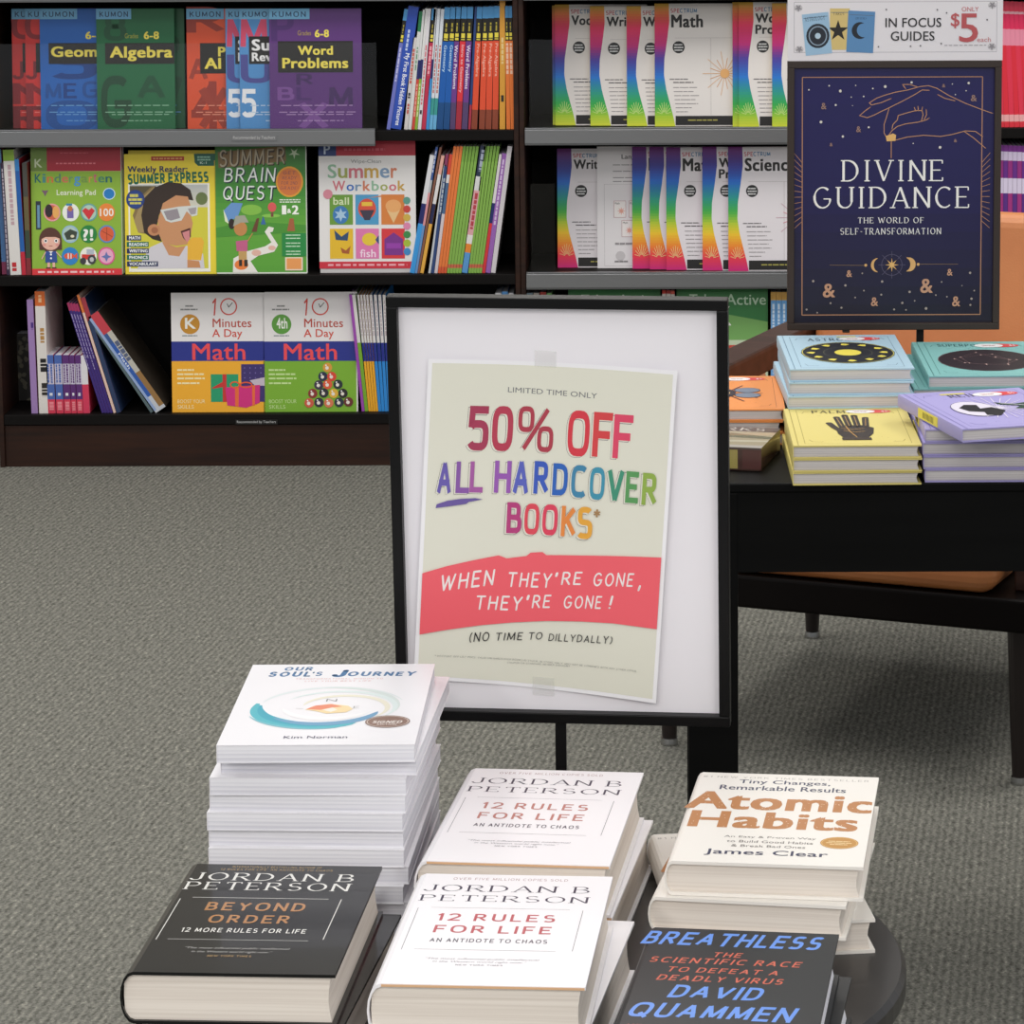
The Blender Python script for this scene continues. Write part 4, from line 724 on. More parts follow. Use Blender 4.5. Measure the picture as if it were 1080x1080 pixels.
for x in (-.035, CWd-.03):
    q = MB(); q.box(x, x+.065, -.02, CDp+.06, .555, .60, CHAIRW); q.build('armrest', ch, .006)
    for y in (.02, CDp-.04): q = MB(); q.box(x+.012, x+.052, y, y+.045, .305, .556, CHAIRW); q.build('arm_post', ch, .003)
for x, y in ((.0, .0), (CWd, .0), (.0, .72), (CWd, .70)):
    q = MB(); q.lathe([(.012, .012), (.017, .12), (.022, .25)], mat('1c1311', .35), x, y, 20); lg = q.build('leg', ch, smooth=False)
    q = MB(); q.lathe([(.0145, 0), (.0145, .004), (.0135, .012), (.010, .013)], mat('b8b8b8', .2, 0, 1), x, y, 20); g = q.build('glide', lg); g['label'] = 'shiny metal foot glide'
# ------------------------------------------------------------------ display table
TZ = .72
dt = thing('display_table', 'black low display table stacked with guide books', 'table', (.47, 4.30, 0))
hx, hy = .462, .36
q = MB(); q.box(-hx, hx, -hy, hy, TZ-.012, TZ, BLACKT); q.build('tabletop', dt, .002)
q = MB()
q.box(-hx+.005, hx-.005, -hy+.004, -hy+.024, .607, TZ-.012, BLACKT); q.box(-hx+.005, hx-.005, hy-.024, hy-.004, .607, TZ-.012, BLACKT); q.box(-hx+.005, -hx+.025, -hy+.024, hy-.024, .607, TZ-.012, BLACKT); q.box(hx-.025, hx-.005, -hy+.024, hy-.024, .607, TZ-.012, BLACKT); q.build('apron', dt)
for sx in (-1, 1):
    for sy in (-1, 1):
        q = MB(); x0 = sx*(hx-.033); y0 = sy*(hy-.034); q.box(x0-.031, x0+.031, y0-.031, y0+.031, 0, TZ-.0125, BLACKT); q.build('leg', dt, .002)
# ------------------------------------------------------------------ lying hardcovers
def hardcover(label, loc, rot, w, l, t, cov, pg, art=None, group=None, board=.0024, spine=None, rad=.35, rough=.45, coat=0., name='hardcover_book', edge=None, spart=None):
    r = thing(name, label, 'book', loc, math.radians(rot), group); m = mat(cov, rough, coat, 0, .25 if coat or rough < .41 else .5); e = mat(edge, .5) if edge else m
    rx = t*rad*.5; out = [(w/2, t), (-w/2+rx, t)]
    for i in range(1, 8):
        a = math.radians(90+180*i/8); out.append((-w/2+rx+rx*math.cos(a), t/2+t/2*math.sin(a)))
    out += [(-w/2+rx, 0), (w/2, 0), (w/2, board), (-w/2+rx, board)]
    for i in range(7, 0, -1):
        a = math.radians(90+180*i/8); out.append((-w/2+rx+(rx-board*.6)*math.cos(a), t/2+(t/2-board)*math.sin(a)))
    out += [(-w/2+rx, t-board), (w/2, t-board)]
    mb = MB(); mb.ext(out, -l/2, l/2, m)
    if edge: 
        mb.box(-w/2+rx, w/2-.0006, -l/2-.0003, -l/2+.0002, t-board*.98, t-board*.25, e)
    c = Cv(mb, (-w/2, -l/2, t), (1, 0, 0), (0, 1, 0), (0, 0, 1), w, l, .000014, rough=rough, coat=coat); c.nobg = True
    if art: art(c)
    if spart: spart(mb, w, l, t)
    pgm = MB(); ins = .0035; n = 6; prof = [(-w/2+rx*.75, board), ]
    prof = [(-w/2+rx*.55+rx*.3*math.cos(math.radians(90+180*i/6)), t/2+(t/2-board*1.02)*math.sin(math.radians(90+180*i/6))) for i in range(7)]
    prof += [(w/2-ins-.0022*math.sin(PI*i/6), board*1.02+(t-2.04*board)*i/6) for i in range(7)]
    pgm.ext(prof, -l/2+ins*.8, l/2-ins*.8, pg)
    mb.build('cover', r); pgm.build('page_block', r)
    return r
def badge(c, x, y, rx, ry):     # price stickers printed near the head of each guide book
    c.ell(x+.1, y+.002, rx*1.25, ry*.95, 'e04a4c'); c.ell(x, y, rx, ry, 'f2f0f0'); c.scrib(x-rx*.5, y+ry*.25, x+rx*.5, y+ry*.1, 'c8888c', 3); c.scrib(x-rx*.4, y-ry*.05, x+rx*.4, y-ry*.25, 'a86a70', 3); c.text('$5', x+.17, y+ry*.4, x+.22, y-ry*.4, 'f8e8e8', 'r')
def border(c, col, ww=.0007):
    c.box(.1, .05, .93, .95, ww, col)
    for x, y, sx, sy in ((.14, .09, 1, 1), (.89, .09, -1, 1), (.14, .91, 1, -1), (.89, .91, -1, -1)): c.line([(x, y+.06*sy), (x+.02*sx, y+.01*sy), (x+.1*sx, y)], .0009, col)
    r = random.Random(5)
    for i in range(14): c.star(r.uniform(.15, .88), r.choice((r.uniform(.1, .22), r.uniform(.78, .8))), .006, .002, 4, col)
    c.line([(.045, 0), (.045, 1)], .0008, col)
def a_astro(c):
    c.rect(0, 0, 1, 1, 'b0cddd'); border(c, '5a7c94'); c.text('ASTROLOGY', .24, .9, .80, .82, '1c2c3a', 'serifb'); badge(c, .62, .875, .11, .05); c.rect(.5, .955, .66, .93, 'e8dc78')
    c.ell(.53, .46, .385, .31, '1c2028'); c.ring(.53, .46, .375, .30, .001, 'e8dc68'); c.ring(.53, .46, .2, .16, .0008, '6a6a54'); c.ell(.53, .46, .11, .09, 'ecdc58')
    for k in range(12):
        a = k*PI/6; x, y = .53+.3*math.cos(a), .46+.238*math.sin(a); c.poly([(x+.045*math.cos(j*PI/3+k)*(.6+.4*(j % 2)), y+.03*math.sin(j*PI/3+k)*(.6+.4*((j+k) % 3)/2)) for j in range(6)], 'ecdc58')
def a_palm(c):
    c.rect(0, 0, 1, 1, 'dccc78'); border(c, '9a8838'); c.text('PALMISTRY', .22, .93, .82, .855, '2a2618', 'serifb'); badge(c, .62, .90, .12, .05)
    B = '2c2018'; c.poly([(.42, .18), (.6, .17), (.66, .3), (.68, .45), (.6, .52), (.44, .52), (.38, .42), (.38, .3)], B)
    for x, y1, dx in ((.42, .74, -.01), (.48, .79, 0), (.545, .78, .01), (.61, .72, .03)): c.line([(x+.01, .48), (x+dx, y1)], .0085, B, True); c.line([(x+.01, .5), (x+dx, y1-.02)], .001, 'b08848')
    c.line([(.42, .34), (.37, .46), (.335, .58)], .0085, B, True)
    for p in ([(.42, .44), (.5, .4), (.6, .43)], [(.43, .38), (.52, .33), (.6, .36)], [(.46, .5), (.48, .35), (.52, .2)]): c.line(p, .0012, 'c89850')
    c.rect(.4, .19, .63, .13, '3a2c20')
def a_teal(c):
    c.rect(0, 0, 1, 1, '88c2bf'); border(c, '3c7a78'); c.text('SUPERPOWERS', .2, .92, .72, .85, '1f4a4c', 'serifb'); badge(c, .62, .87, .12, .055)
    c.ell(.53, .44, .39, .31, '2a1f26'); r = random.Random(9); c.ring(.53, .44, .385, .305, .001, '7a5a5a')
    pts = [(.53+.3*math.cos(k*.9)*r.uniform(.3, 1), .44+.24*math.sin(k*.9)*r.uniform(.3, 1)) for k in range(16)]
    c.line(pts, .0006, '8a6a6c')
    for p in pts: c.star(p[0], p[1], .016, .005, 4, 'c8a8a0')
def a_lilac(c):
    c.rect(0, 0, 1, 1, 'aba3d8'); border(c, '6f66a8'); c.text('REIKI', .34, .9, .62, .82, '1f1c30', 'serifb'); badge(c, .66, .86, .12, .055); c.rect(.3, .93, .5, .9, 'e8dc78')
    for k in range(28):
        a = k*PI/14; c.line([(.55, .48), (.55+.34*math.cos(a), .48+.28*math.sin(a))], .0012, 'e4dcec')
    c.ell(.36, .48, .17, .2, 'e2dcea'); c.ring(.36, .48, .17, .2, .0008, '4a4468')
    c.poly([(.25, .52), (.33, .6), (.42, .58), (.40, .48), (.5, .5), (.56, .4), (.46, .28), (.36, .3), (.38, .38), (.28, .42)], '131216')
    c.poly([(.58, .62), (.72, .56), (.9, .6), (.93, .48), (.8, .4), (.66, .44), (.74, .5), (.6, .56)], '15402e'); c.line([(.62, .59), (.8, .5)], .002, 'e8e0ec')
def a_orange(c):
    c.rect(0, 0, 1, 1, 'ee9550'); border(c, 'a85a28'); c.text('TAROT', .3, .92, .66, .85, '3a2010', 'serifb'); badge(c, .62, .9, .12, .05)
    for k in range(12):
        a = k*PI/6; c.line([(.5, .46), (.5+.33*math.cos(a), .46+.27*math.sin(a))], .002, '4a3048')
    for x, y in ((.7, .55), (.7, .4), (.3, .55), (.3, .4)): c.ell(x, y, .11, .07, '7a8496'); c.ring(x, y, .11, .07, .001, '3a2c40')
    c.ell(.5, .47, .1, .12, '2a2030'); c.ell(.5, .47, .05, .06, 'f0c880')
def lilac_spine(mb, w, l, t):
    mb.box(-w/2-.0004, -w/2+.0002, -l/2+.085, -l/2+.155, t*.12, t*.85, mat('ecdc58')); 
    for k in range(9): mb.box(-w/2-.0006, -w/2-.0003, -l/2+.1+k*.0045, -l/2+.1015+k*.0045, t*.25, t*.7, mat('2a2620'))
def stack(base_lab, col_lab, n, x, y, rot, w, l, t, cov, art, grp, jit, spart=None, z0=TZ, pg=PG_G, where=''):
    proto = None
    for i in range(n):
        lab = '%s, %s of its stack%s' % (base_lab, ('topmost' if i == n-1 else ('second from top', 'third from top', 'fourth from top', 'fifth from top', 'sixth from top')[n-2-i]), where)
        dx, dy, dr = jit[i % len(jit)] if i < n-1 else (0, 0, 0)
        loc = (x+dx, y+dy, z0+i*(t+.0003))
        if proto is None: proto = hardcover(lab, loc, rot+dr, w, l, t, cov, pg, art, grp, board=.0018, rad=.12, spart=spart, name='guide_book')
        else: copy_thing(proto, lab, loc, math.radians(rot+dr))
stack('light blue guide book with a black zodiac wheel', '', 6, .2194, 4.300, 2, .162, .256, .0164, 'b0cddd', a_astro, 'light blue guide books', ((.004, 0, 1), (-.003, -.004, -1), (.002, .002, 0), (-.004, -.012, .5), (.0, -.006, -.6)))
stack('yellow guide book with a dark palm print', '', 3, .2155, 4.045, 1, .158, .236, .0164, 'dccc78', a_palm, 'yellow guide books', ((-.001, .001, .4), (.001, 0, -.3)))
stack('teal guide book with a dark oval', '', 5, .4067, 4.338, 1, .167, .258, .0164, '88c2bf', a_teal, 'teal guide books', ((0, 0, 0), (-.004, 0, 1), (.002, 0, -1), (-.022, .0, 1)))
stack('lilac guide book under the askew one', '', 4, .381, 4.060, .5, .162, .236, .0164, 'a69ed4', a_lilac, 'lilac guide books', ((0, 0, 0), (-.003, 0, .5), (-.002, 0, -.4), (.0, 0, 0)), spart=lilac_spine)
hardcover('lilac guide book with two hands, lying askew on top of its stack', (.387, 3.990, TZ+4*.0167+.0004), 15.5, .164, .232, .0164, 'aba3d8', PG_G, a_lilac, 'lilac guide books', board=.0018, rad=.12, spart=lilac_spine, name='guide_book')
stack('orange guide book beside the chair arm', '', 3, .060, 4.290, 0, .155, .236, .0155, 'ee9550', a_orange, 'orange guide books', ((.002, 0, .5), (-.002, 0, -.5)))
# shrink-wrapped boxed book at the front left of the display table
gb = thing('boxed_book', 'small shrink-wrapped boxed book with brown and cream artwork at the table\'s front left', 'book', (.058, 4.083, TZ), math.radians(-12.6))
q = MB(); q.box(-.06, .06, -.066, .062, 0, .030, mat('4a3028', .2, .6)); c = Cv(q, (-.06, -.066, .030), (1, 0, 0), (0, 1, 0), (0, 0, 1), .12, .128, .00003, rough=.2, coat=.8)
c.rect(0, 0, 1, 1, 'c8bca0'); c.rect(0, 1, 1, .78, '4a322c'); c.text('WORKS', -.0+.02, .96, .86, .82, 'e4dcd0', 'serifb'); c.poly([(0, .6), (.5, .7), (1, .55), (1, .45), (.4, .5), (0, .4)], '8a8a74'); c.poly([(0, .3), (1, .38), (1, .3), (0, .2)], 'e4dcc4'); c.rect(0, .12, 1, 0, 'd4ccc4')
c = Cv(q, (-.06, -.066, 0), (1, 0, 0), (0, 0, 1), (0, -1, 0), .12, .030, .00003, rough=.2, coat=.8)
for x0, x1, cc in ((.0, .3, 'b8a860'), (.3, .45, 'c8b870'), (.45, .5, '3a2420'), (.5, .62, '7a3a30'), (.62, .75, 'b0a058'), (.75, .8, '4a2a24'), (.8, 1, '5a302c')): c.rect(x0, .9, x1, .1, cc)
q.build('box', gb, .002); q = MB(); q.box(-.0606, .0606, -.0672, -.0669, .001, .030, GLASS); q.build('shrink_wrap', gb)['label'] = 'clear film'
# ------------------------------------------------------------------ dark blue sign on the display table
sx0, sx1, sz0, sz1, SY = .151, .446, .815, 1.19, 4.5
sg = thing('sign_holder', 'brown framed dark blue sign with a drawn hand standing on the display table', 'sign', (.338, SY, TZ), 0)
lx = lambda x: x-.338
lz = lambda z: z-TZ
q = MB(); q.lathe([(.055, 0), (.055, .004), (.052, .006), (.006, .007)], mat('1a1613', .4, 0, .3), 0, .028, 36); q.build('base_plate', sg)
q = MB(); q.box(-.005, .005, .023, .033, .006, lz(sz1)-.05, mat('1a1613', .4, 0, .3)); q.build('pole', sg, .001)
FB = mat('30241d', .45); fw = .0095
q = MB(); q.box(lx(sx0), lx(sx1), -.004, .012, lz(sz0), lz(sz0)+fw, FB); q.box(lx(sx0), lx(sx1), -.004, .012, lz(sz1)-fw, lz(sz1), FB); q.box(lx(sx0), lx(sx0)+fw, -.004, .012, lz(sz0)+fw, lz(sz1)-fw, FB); q.box(lx(sx1)-fw, lx(sx1), -.004, .012, lz(sz0)+fw, lz(sz1)-fw, FB)
q.box(lx(sx0)+.002, lx(sx1)-.002, .012, .022, lz(sz0)+.002, lz(sz1)-.002, mat('1a1613', .5)); q.box(-.11, -.10, -.002, .01, lz(sz0)-.004, lz(sz0), FB); q.build('frame', sg, .0008)
q = MB(); PN = '141140'; q.box(lx(sx0)+fw, lx(sx1)-fw, .004, .0115, lz(sz0)+fw, lz(sz1)-fw, mat(PN, .3))
c = Cv(q, (lx(sx0)+fw, .004, lz(sz0)+fw), (1, 0, 0), (0, 0, 1), (0, -1, 0), sx1-sx0-2*fw, sz1-sz0-2*fw, .00002, rough=.35)
# upper half measured in the 825,0 crop (x4.5); lower half in the 825,180 crop
c.frame(836.5, 71.5, 1051.5, 341); GD = 'c08c68'; U5 = (825, 0, 4.5); L5 = (825, 180, 4.5)
c.grad(836.5, 71.5, 1051.5, 341, ((0, '1b1858'), (.5, '19154e'), (1, '0f0d24')), 14); c.cr = U5
c.cr = (0, 0, 1); c.box(845.2, 81.5, 1038.6, 332.8, .0012, GD); c.cr = U5
hand = ([(1012, 540), (960, 522), (880, 492), (800, 455), (740, 420), (700, 408), (660, 412), (600, 428), (540, 438), (490, 452), (450, 466), (415, 488), (425, 498), (470, 488), (520, 468)],
        [(705, 430), (670, 428), (630, 452), (580, 478), (510, 512), (470, 530), (440, 545), (405, 558), (368, 548), (395, 525), (420, 508)], [(510, 515), (500, 550), (487, 590), (487, 630), (500, 655)],
        [(575, 402), (610, 402), (648, 414)], [(575, 402), (590, 422)], [(705, 560), (690, 570), (650, 580), (590, 588), (550, 600), (525, 620), (510, 640)], [(525, 612), (530, 590), (550, 570), (555, 548), (600, 535), (640, 525), (670, 525), (675, 545), (668, 572)],
        [(690, 520), (692, 545), (680, 570)], [(632, 510), (640, 528)], [(650, 505), (652, 526)], [(672, 508), (668, 528)],
        [(540, 665), (600, 650), (680, 642), (760, 648), (820, 638), (880, 622), (930, 625), (965, 650)], [(875, 625), (920, 655), (980, 705)], [(745, 450), (780, 468), (830, 480)], [(522, 668), (522, 750)])
for h_ in hand: c.line(h_, .0011, GD, True)
c.poly([(495, 645), (530, 633), (545, 640), (542, 668), (500, 670)], 'e8b870')
c.text('DIVINE', 278, 758, 775, 850+10, 'f4f2ee', 'serif', k=1.15); c.cr = L5; c.text('GUIDANCE', 145, 75, 902, 178, 'f4f2ee', 'serif', k=1.15)
c.text('THE WORLD OF', 362, 221, 682, 249, 'eeece8', 'serifb'); c.text('SELF-TRANSFORMATION', 277, 272, 768, 303, 'eeece8', 'serifb')
for sgn, X0 in ((-1, 92), (1, 962)):
    for k in range(13):
        y = -38+k*23; dy = (y-120)*.33; x1 = X0+sgn*42 if 0 else X0+sgn*40
        c.line([(X0, y+(120-y)*.0), (x1, y+dy*.9)], .0007, GD)
c.line([(225, 448), (395, 450)], .0006, '8a7050'); c.line([(660, 445), (850, 446)], .0006, '8a7050'); c.ell(401, 449, 7, 7, 'e0b070'); c.ell(656, 446, 7, 7, 'e0b070')
c.poly([(460, 415)]+[(448-34*math.cos(a*.26)*1.0+12, 449-34*math.sin(a*.26)) for a in range(-5, 6)][::-1]+[(460, 483)]+[(462-22*math.cos(a*.25), 449-30*math.sin(a*.25)) for a in range(-5, 6)], 'e0b070')
c.poly([(598, 412)]+[(610+34*math.cos(a*.26), 446-34*math.sin(a*.26)) for a in range(-5, 6)][::-1]+[(598, 480)]+[(596+22*math.cos(a*.25), 446-30*math.sin(a*.25)) for a in range(-5, 6)], 'e0b070')
c.ring(528, 448, 50, 50, .0009, '56506a'); 
for k in range(8): a = k*PI/4; c.line([(528+38*math.cos(a), 448+38*math.sin(a)), (528+66*math.cos(a), 448+66*math.sin(a))], .0008, '56506a')
c.star(528, 448, 34, 10, 8, 'e8b870')
for x0, y0, x1, y1 in ((192, 537, 252, 603), (667, 515, 728, 583), (427, 603, 462, 645), (823, 600, 862, 648), (307, 473, 334, 505), (797, 468, 824, 500)): c.text('&', x0, y0, x1, y1, 'c8987a', 'b')
c.cr = U5
for x0, y0, x1, y1 in ((182, 487, 207, 517), (352, 598, 375, 626), (905, 452, 934, 482), (766, 400, 782, 416), (825, 660, 840, 675), (223, 676, 238, 692)): c.text('&', x0, y0, x1, y1, '9a7a70', 'b')
for x, y, r_ in ((122, 425, 4), (220, 406, 4), (274, 431, 7), (252, 497, 5), (181, 577, 7), (287, 646, 6), (491, 411, 7), (431, 420, 4), (387, 457, 4), (618, 392, 6), (412, 603, 5), (758, 699, 7), (894, 396, 6), (327, 460, 3), (348, 405, 3), (333, 500, 2), (628, 680, 3), (830, 450, 3), (882, 432, 3), (815, 400, 3)): c.ell(x, y, r_, r_, 'dcd8d0', n=8)
c.cr = L5
for x, y, r_ in ((145, 524, 6), (302, 545, 6), (230, 630, 5), (283, 652, 5), (481, 527, 6), (477, 590, 5), (615, 577, 6), (580, 630, 6), (696, 657, 7), (909, 487, 6), (917, 611, 6), (912, 641, 5), (771, 530, 4), (743, 593, 4), (113, 660, 5), (165, 675, 4), (392, 570, 4), (350, 603, 4), (870, 548, 3), (640, 620, 4), (797, 601, 4), (540, 661, 5), (598, 663, 4), (930, 572, 4), (384, 487, 4)): c.ell(x, y, r_, r_, 'a89c94', n=8)
q.build('poster', sg)['label'] = 'dark blue poster with a golden line drawing of a hand'
# white topper card
q = MB(); tz0, tz1, tx0, tx1 = sz1+.0005, 1.2755, .151, .4465; q.box(lx(tx0), lx(tx1), -.003, .001, lz(tz0), lz(tz1), mat('e8e4e8', .4))
c = Cv(q, (lx(tx0), -.003, lz(tz0)), (1, 0, 0), (0, 0, 1), (0, -1, 0), tx1-tx0, tz1-tz0, .00002); c.frame(829, -.5, 1060, 64.5, U5)
c.box(50, 12, 1028, 250, .0006, 'a8a4ac')
for x, y in ((70, 40), (1005, 30), (75, 235), (1005, 225)): c.ell(x, y, 20, 16, 'c8c4c8'); c.star(x, y, 20, 8, 5, '8f8b90')
def card(cx, cy, w, h, a, col, draw):
    ca, sa = math.cos(a), math.sin(a); R = lambda x, y: (cx+x*ca-y*sa, cy+x*sa+y*ca)
    c.poly([R(-w, h), R(w, h), R(w, -h), R(-w, -h)], col); c.poly([R(-w*.9, -h*.82), R(w*.9, -h*.82), R(w*.9, -h*.79), R(-w*.9, -h*.79)], '5a7088'); draw(R)
card(270, 140, 48, 98, 0, 'd8c07c', lambda R: (c.star(*R(-8, 8), 52, 20, 5, '1f1c18', PI), c.text('TAROT', 238, 60, 292, 74, '3a3428', 'serifb')))
card(160, 162, 64, 98, -.1, '9cc0dc', lambda R: (c.ell(*R(3, 10), 56, 58, '1c2430'), c.ring(*R(3, 10), 42, 44, .0015, '8fa4b8'), c.ell(*R(3, 10), 14, 14, 'b8d0e0'), c.text('ASTROLOGY', 100, 80, 198, 100, '2c4458', 'serifb', ang=.1)))
card(371, 153, 65, 98, .05, '5a8cbc', lambda R: (c.ell(*R(-4, -6), 40, 40, '16202c'), c.ell(*R(14, -8), 33, 33, '5a8cbc'), c.text('CRYSTALS', 345, 84, 398, 94, '1f3048', 'serifb')))
c.text('IN FOCUS', 490, 88, 760, 132, '222226', 'm'); c.text('GUIDES', 516, 152, 728, 196, '222226', 'm'); c.text('ONLY', 858, 37, 940, 58, 'c4686c', 'r'); c.text('$', 806, 66, 848, 138, 'c05c60', 'm'); c.text('5', 846, 68, 938, 204, 'bc5458', 'm'); c.text('each', 934, 180, 1000, 203, 'c4787c', 'r'); c.scrib(775, 217, 978, 220, '8a8488', 12)
for x, y in ((494, 48), (457, 224), (785, 65), (981, 98), (760, 210), (612, 222), (740, 50), (660, 220)): c.ell(x, y, 4, 4, '5a565c', n=8)
q.build('topper_card', sg)['label'] = 'white price card above the frame'
# ------------------------------------------------------------------ round table in front
RZ = .645; rcx, rcy, RR = -.12, 2.52, .30
rt = thing('round_table', 'small round dark table under the stacks of bestsellers', 'table', (rcx, rcy, 0))
TT = mat('1e1b1b', .35, .1)
q = MB(); q.lathe([(.05, RZ-.024), (RR-.006, RZ-.024), (RR, RZ-.019), (RR, RZ-.005), (RR-.004, RZ), (.02, RZ)], TT, n=96); q.build('tabletop', rt)
q = MB(); q.lathe([(.16, 0), (.16, .012), (.04, .03), (.028, .08), (.028, RZ-.05), (.07, RZ-.0245)], mat('201d1c', .4), n=48); q.build('pedestal', rt, smooth=False)
# --- 12 rules style white hardcovers
RG = 'a8565c'
def a_rules(red='b04a50'):
    def a(c):
        N = '2a2440'
        c.rect(0, 0, 1, 1, 'efecef'); c.text('OVER FIVE MILLION COPIES SOLD', .212, .966, .783, .943, 'a8888c', 'thin', k=1.8); c.text('JORDAN B', .083, .893, .905, .831, N, 'serif'); c.text('PETERSON', .079, .795, .917, .737, N, 'serif')
        c.line([(.158, .675), (.832, .675)], .0004, '6a6870'); c.text('12 RULES', .205, .621, .775, .555, red, 'wide'); c.text('FOR LIFE', .211, .513, .772, .446, red, 'wide'); c.text('AN ANTIDOTE TO CHAOS', .212, .396, .768, .362, '3a3448', 'wide')
        c.line([(.155, .297), (.82, .297)], .0004, '6a6870'); c.line([(.096, .668), (.096, .29)], .0004, '6a6870'); c.line([(.897, .668), (.897, .3)], .0004, '6a6870')
        c.text('"The most influential public intellectual', .224, .225, .757, .208, '8f8c94', 'r', shear=.25); c.text('in the Western world right now."', .262, .2, .70, .183, '8f8c94', 'r', shear=.25); c.text('NEW YORK TIMES', .375, .172, .594, .16, '8f8c94', 'wide')
    return a
hcp = dict(edge='dbb088')
wp = hardcover('white hardcover with red title under the topmost one, front middle stack', (-.130, 2.375, RZ), -7.5, .157, .236, .0425, 'efecef', PG_C, a_rules('b8525a'), 'white hardcovers in the front middle stack', rad=.5, **hcp)
copy_thing(wp, 'white hardcover with a red title on top of the front middle stack', (-.139, 2.351, RZ+.043), math.radians(-3.6))
wq = hardcover('white hardcover at the bottom of the rear middle stack below the big sign', (-.117, 2.622, RZ), -7.2, .157, .245, .0425, 'efecef', PG_C, a_rules('b87870'), 'white hardcovers in the rear middle stack', rad=.5, **hcp)
copy_thing(wq, 'white hardcover with a faded copper-red title on top of the rear middle stack', (-.122, 2.6185, RZ+.043), math.radians(-5.7))
# --- black hardcovers
def a_beyond(c):
    WH = 'e8e6e0'; CP = 'b07a48'
    c.rect(0, 0, 1, 1, '18191a'); c.text('INTERNATIONALLY BESTSELLING AUTHOR OF', .248, .985, .70, .967, 'b89860', 'thin', k=1.8); c.text('12 RULES FOR LIFE: AN ANTIDOTE TO CHAOS', .196, .958, .761, .94, 'b89860', 'thin', k=1.8)
    c.text('JORDAN B', .065, .914, .888, .84, WH, 'serif', k=1.2); c.text('PETERSON', .061, .823, .89, .748, WH, 'serif', k=1.2); c.line([(.137, .672), (.807, .672)], .0007, WH)
    c.text('BEYOND', .229, .629, .713, .552, CP, 'wide', k=1.15); c.text('ORDER', .275, .512, .667, .438, CP, 'wide', k=1.15); c.text('12 MORE RULES FOR LIFE', .175, .39, .772, .352, WH, 'wide')
    c.line([(.135, .287), (.802, .287)], .0005, WH); c.line([(.081, .657), (.081, .28)], .0007, WH); c.line([(.871, .67), (.871, .3)], .0007, WH)
    c.text('"The most influential public intellectual', .24, .222, .736, .2, 'b0aeaa', 'r', shear=.25); c.text('in the Western world right now."', .28, .19, .66, .168, 'b0aeaa', 'r', shear=.25); c.text('NEW YORK TIMES', .366, .152, .572, .137, 'b09060', 'wide')
bo = hardcover('glossy black hardcover under the topmost one at the front left', (-.313, 2.397, RZ), -5.5, .158, .238, .0395, '0f1011', PG_C, a_beyond, 'glossy black hardcovers in the front left stack', rad=.5, rough=.22, coat=.25)
copy_thing(bo, 'glossy black hardcover with white author lettering on top at the front left', (-.3228, 2.3932, RZ+.040), math.radians(-3.1))
# --- cream hardcovers with speckled copper title
def a_atomic(c):
    c.rect(0, 0, 1, 1, 'ece7e0'); c.text('#1 NEW YORK TIMES BESTSELLER', .05, .962, .95, .94, 'b8b2ac', 'wide', k=.8)
    c.text('Tiny Changes,', .252, .926, .747, .868, '2c3050', 'm'); c.text('Remarkable Results', .158, .856, .837, .803, '2c3050', 'm')
    c.text('Atomic', .005, .775, .992, .575, 'b87c48', 'x'); c.text('Habits', .053, .553, .935, .37, 'b87c48', 'x')
    c.text('An Easy & Proven Way', .262, .288, .735, .262, '6a6460', 'r'); c.text('to Build Good Habits', .283, .242, .724, .216, '6a6460', 'r'); c.text('& Break Bad Ones', .312, .195, .69, .17, '6a6460', 'r'); c.text('James Clear', .187, .14, .812, .073, '2c3050', 'm')
    c.ell(.857, .243, .098, .063, 'c08a3c'); c.ring(.857, .243, .09, .057, .0005, 'e0c080'); c.scrib(.8, .262, .91, .255, 'e8d0a0', 3); c.scrib(.79, .245, .92, .238, 'e8d0a0', 3); c.scrib(.81, .228, .9, .221, 'e8d0a0', 3)
    r = random.Random(2)
    for i in range(170):
        x, y = r.uniform(.02, .97), r.uniform(.37, .77); c.ell(x, y, .0035, .0022, 'f0e4d4', n=5)
ar = math.radians(7); d_ = ray(923, 1005); P_ = CO+d_*((RZ-CO.z)/d_.z); P_ += Vector((-math.cos(ar)*.079-math.sin(ar)*.117, -math.sin(ar)*.079+math.cos(ar)*.117, 0))
ah = hardcover('cream hardcover at the bottom of the rear right stack, on the round table', (round(P_.x, 4), round(P_.y, 4), RZ), 7, .158, .234, .0283, 'ece7e0', PG_C, a_atomic, 'cream hardcovers in the rear right stack', board=.0026, rad=.45)
copy_thing(ah, 'cream hardcover sticking out to the left, in the middle of the rear right stack', (.070, 2.602, RZ+.0286), math.radians(-9))
copy_thing(ah, 'cream hardcover with a copper title and gold seal on top of the rear right stack', (.0785, 2.609, RZ+.0572), math.radians(-6.5))
# --- dark grey hardcovers, blue title
def a_breath(c):
    B1 = '5a8ce0'; RD = 'c8583c'
    c.rect(0, 0, 1, 1, '2c2e31'); c.text('BREATHLESS', .015, .965, .925, .84, B1, 'block', sk=.18); c.text('THE', .39, .783, .535, .74, RD, 'wide', sk=.2); c.text('SCIENTIFIC RACE', .083, .722, .844, .672, RD, 'wide', sk=.2); c.text('TO DEFEAT A', .184, .635, .743, .59, RD, 'wide', sk=.2); c.text('DEADLY VIRUS', .151, .56, .776, .51, RD, 'wide', sk=.2)
    c.text('DAVID', .241, .474, .69, .36, B1, 'block', sk=.18); c.text('QUAMMEN', .074, .31, .87, .175, B1, 'block', sk=.18); c.text('NEW YORK', .086, .12, .4, .08, RD, 'wide')
br = hardcover('charcoal hardcover under the topmost one in the front right stack', (.041, 2.281, RZ), -8, .147, .222, .0342, '1e2023', PG_W, a_breath, 'charcoal hardcovers in the front right stack', rad=.4, rough=.4)
copy_thing(br, 'charcoal hardcover with a blue title on top of the front right stack', (.033, 2.2779, RZ+.0346), math.radians(-7))
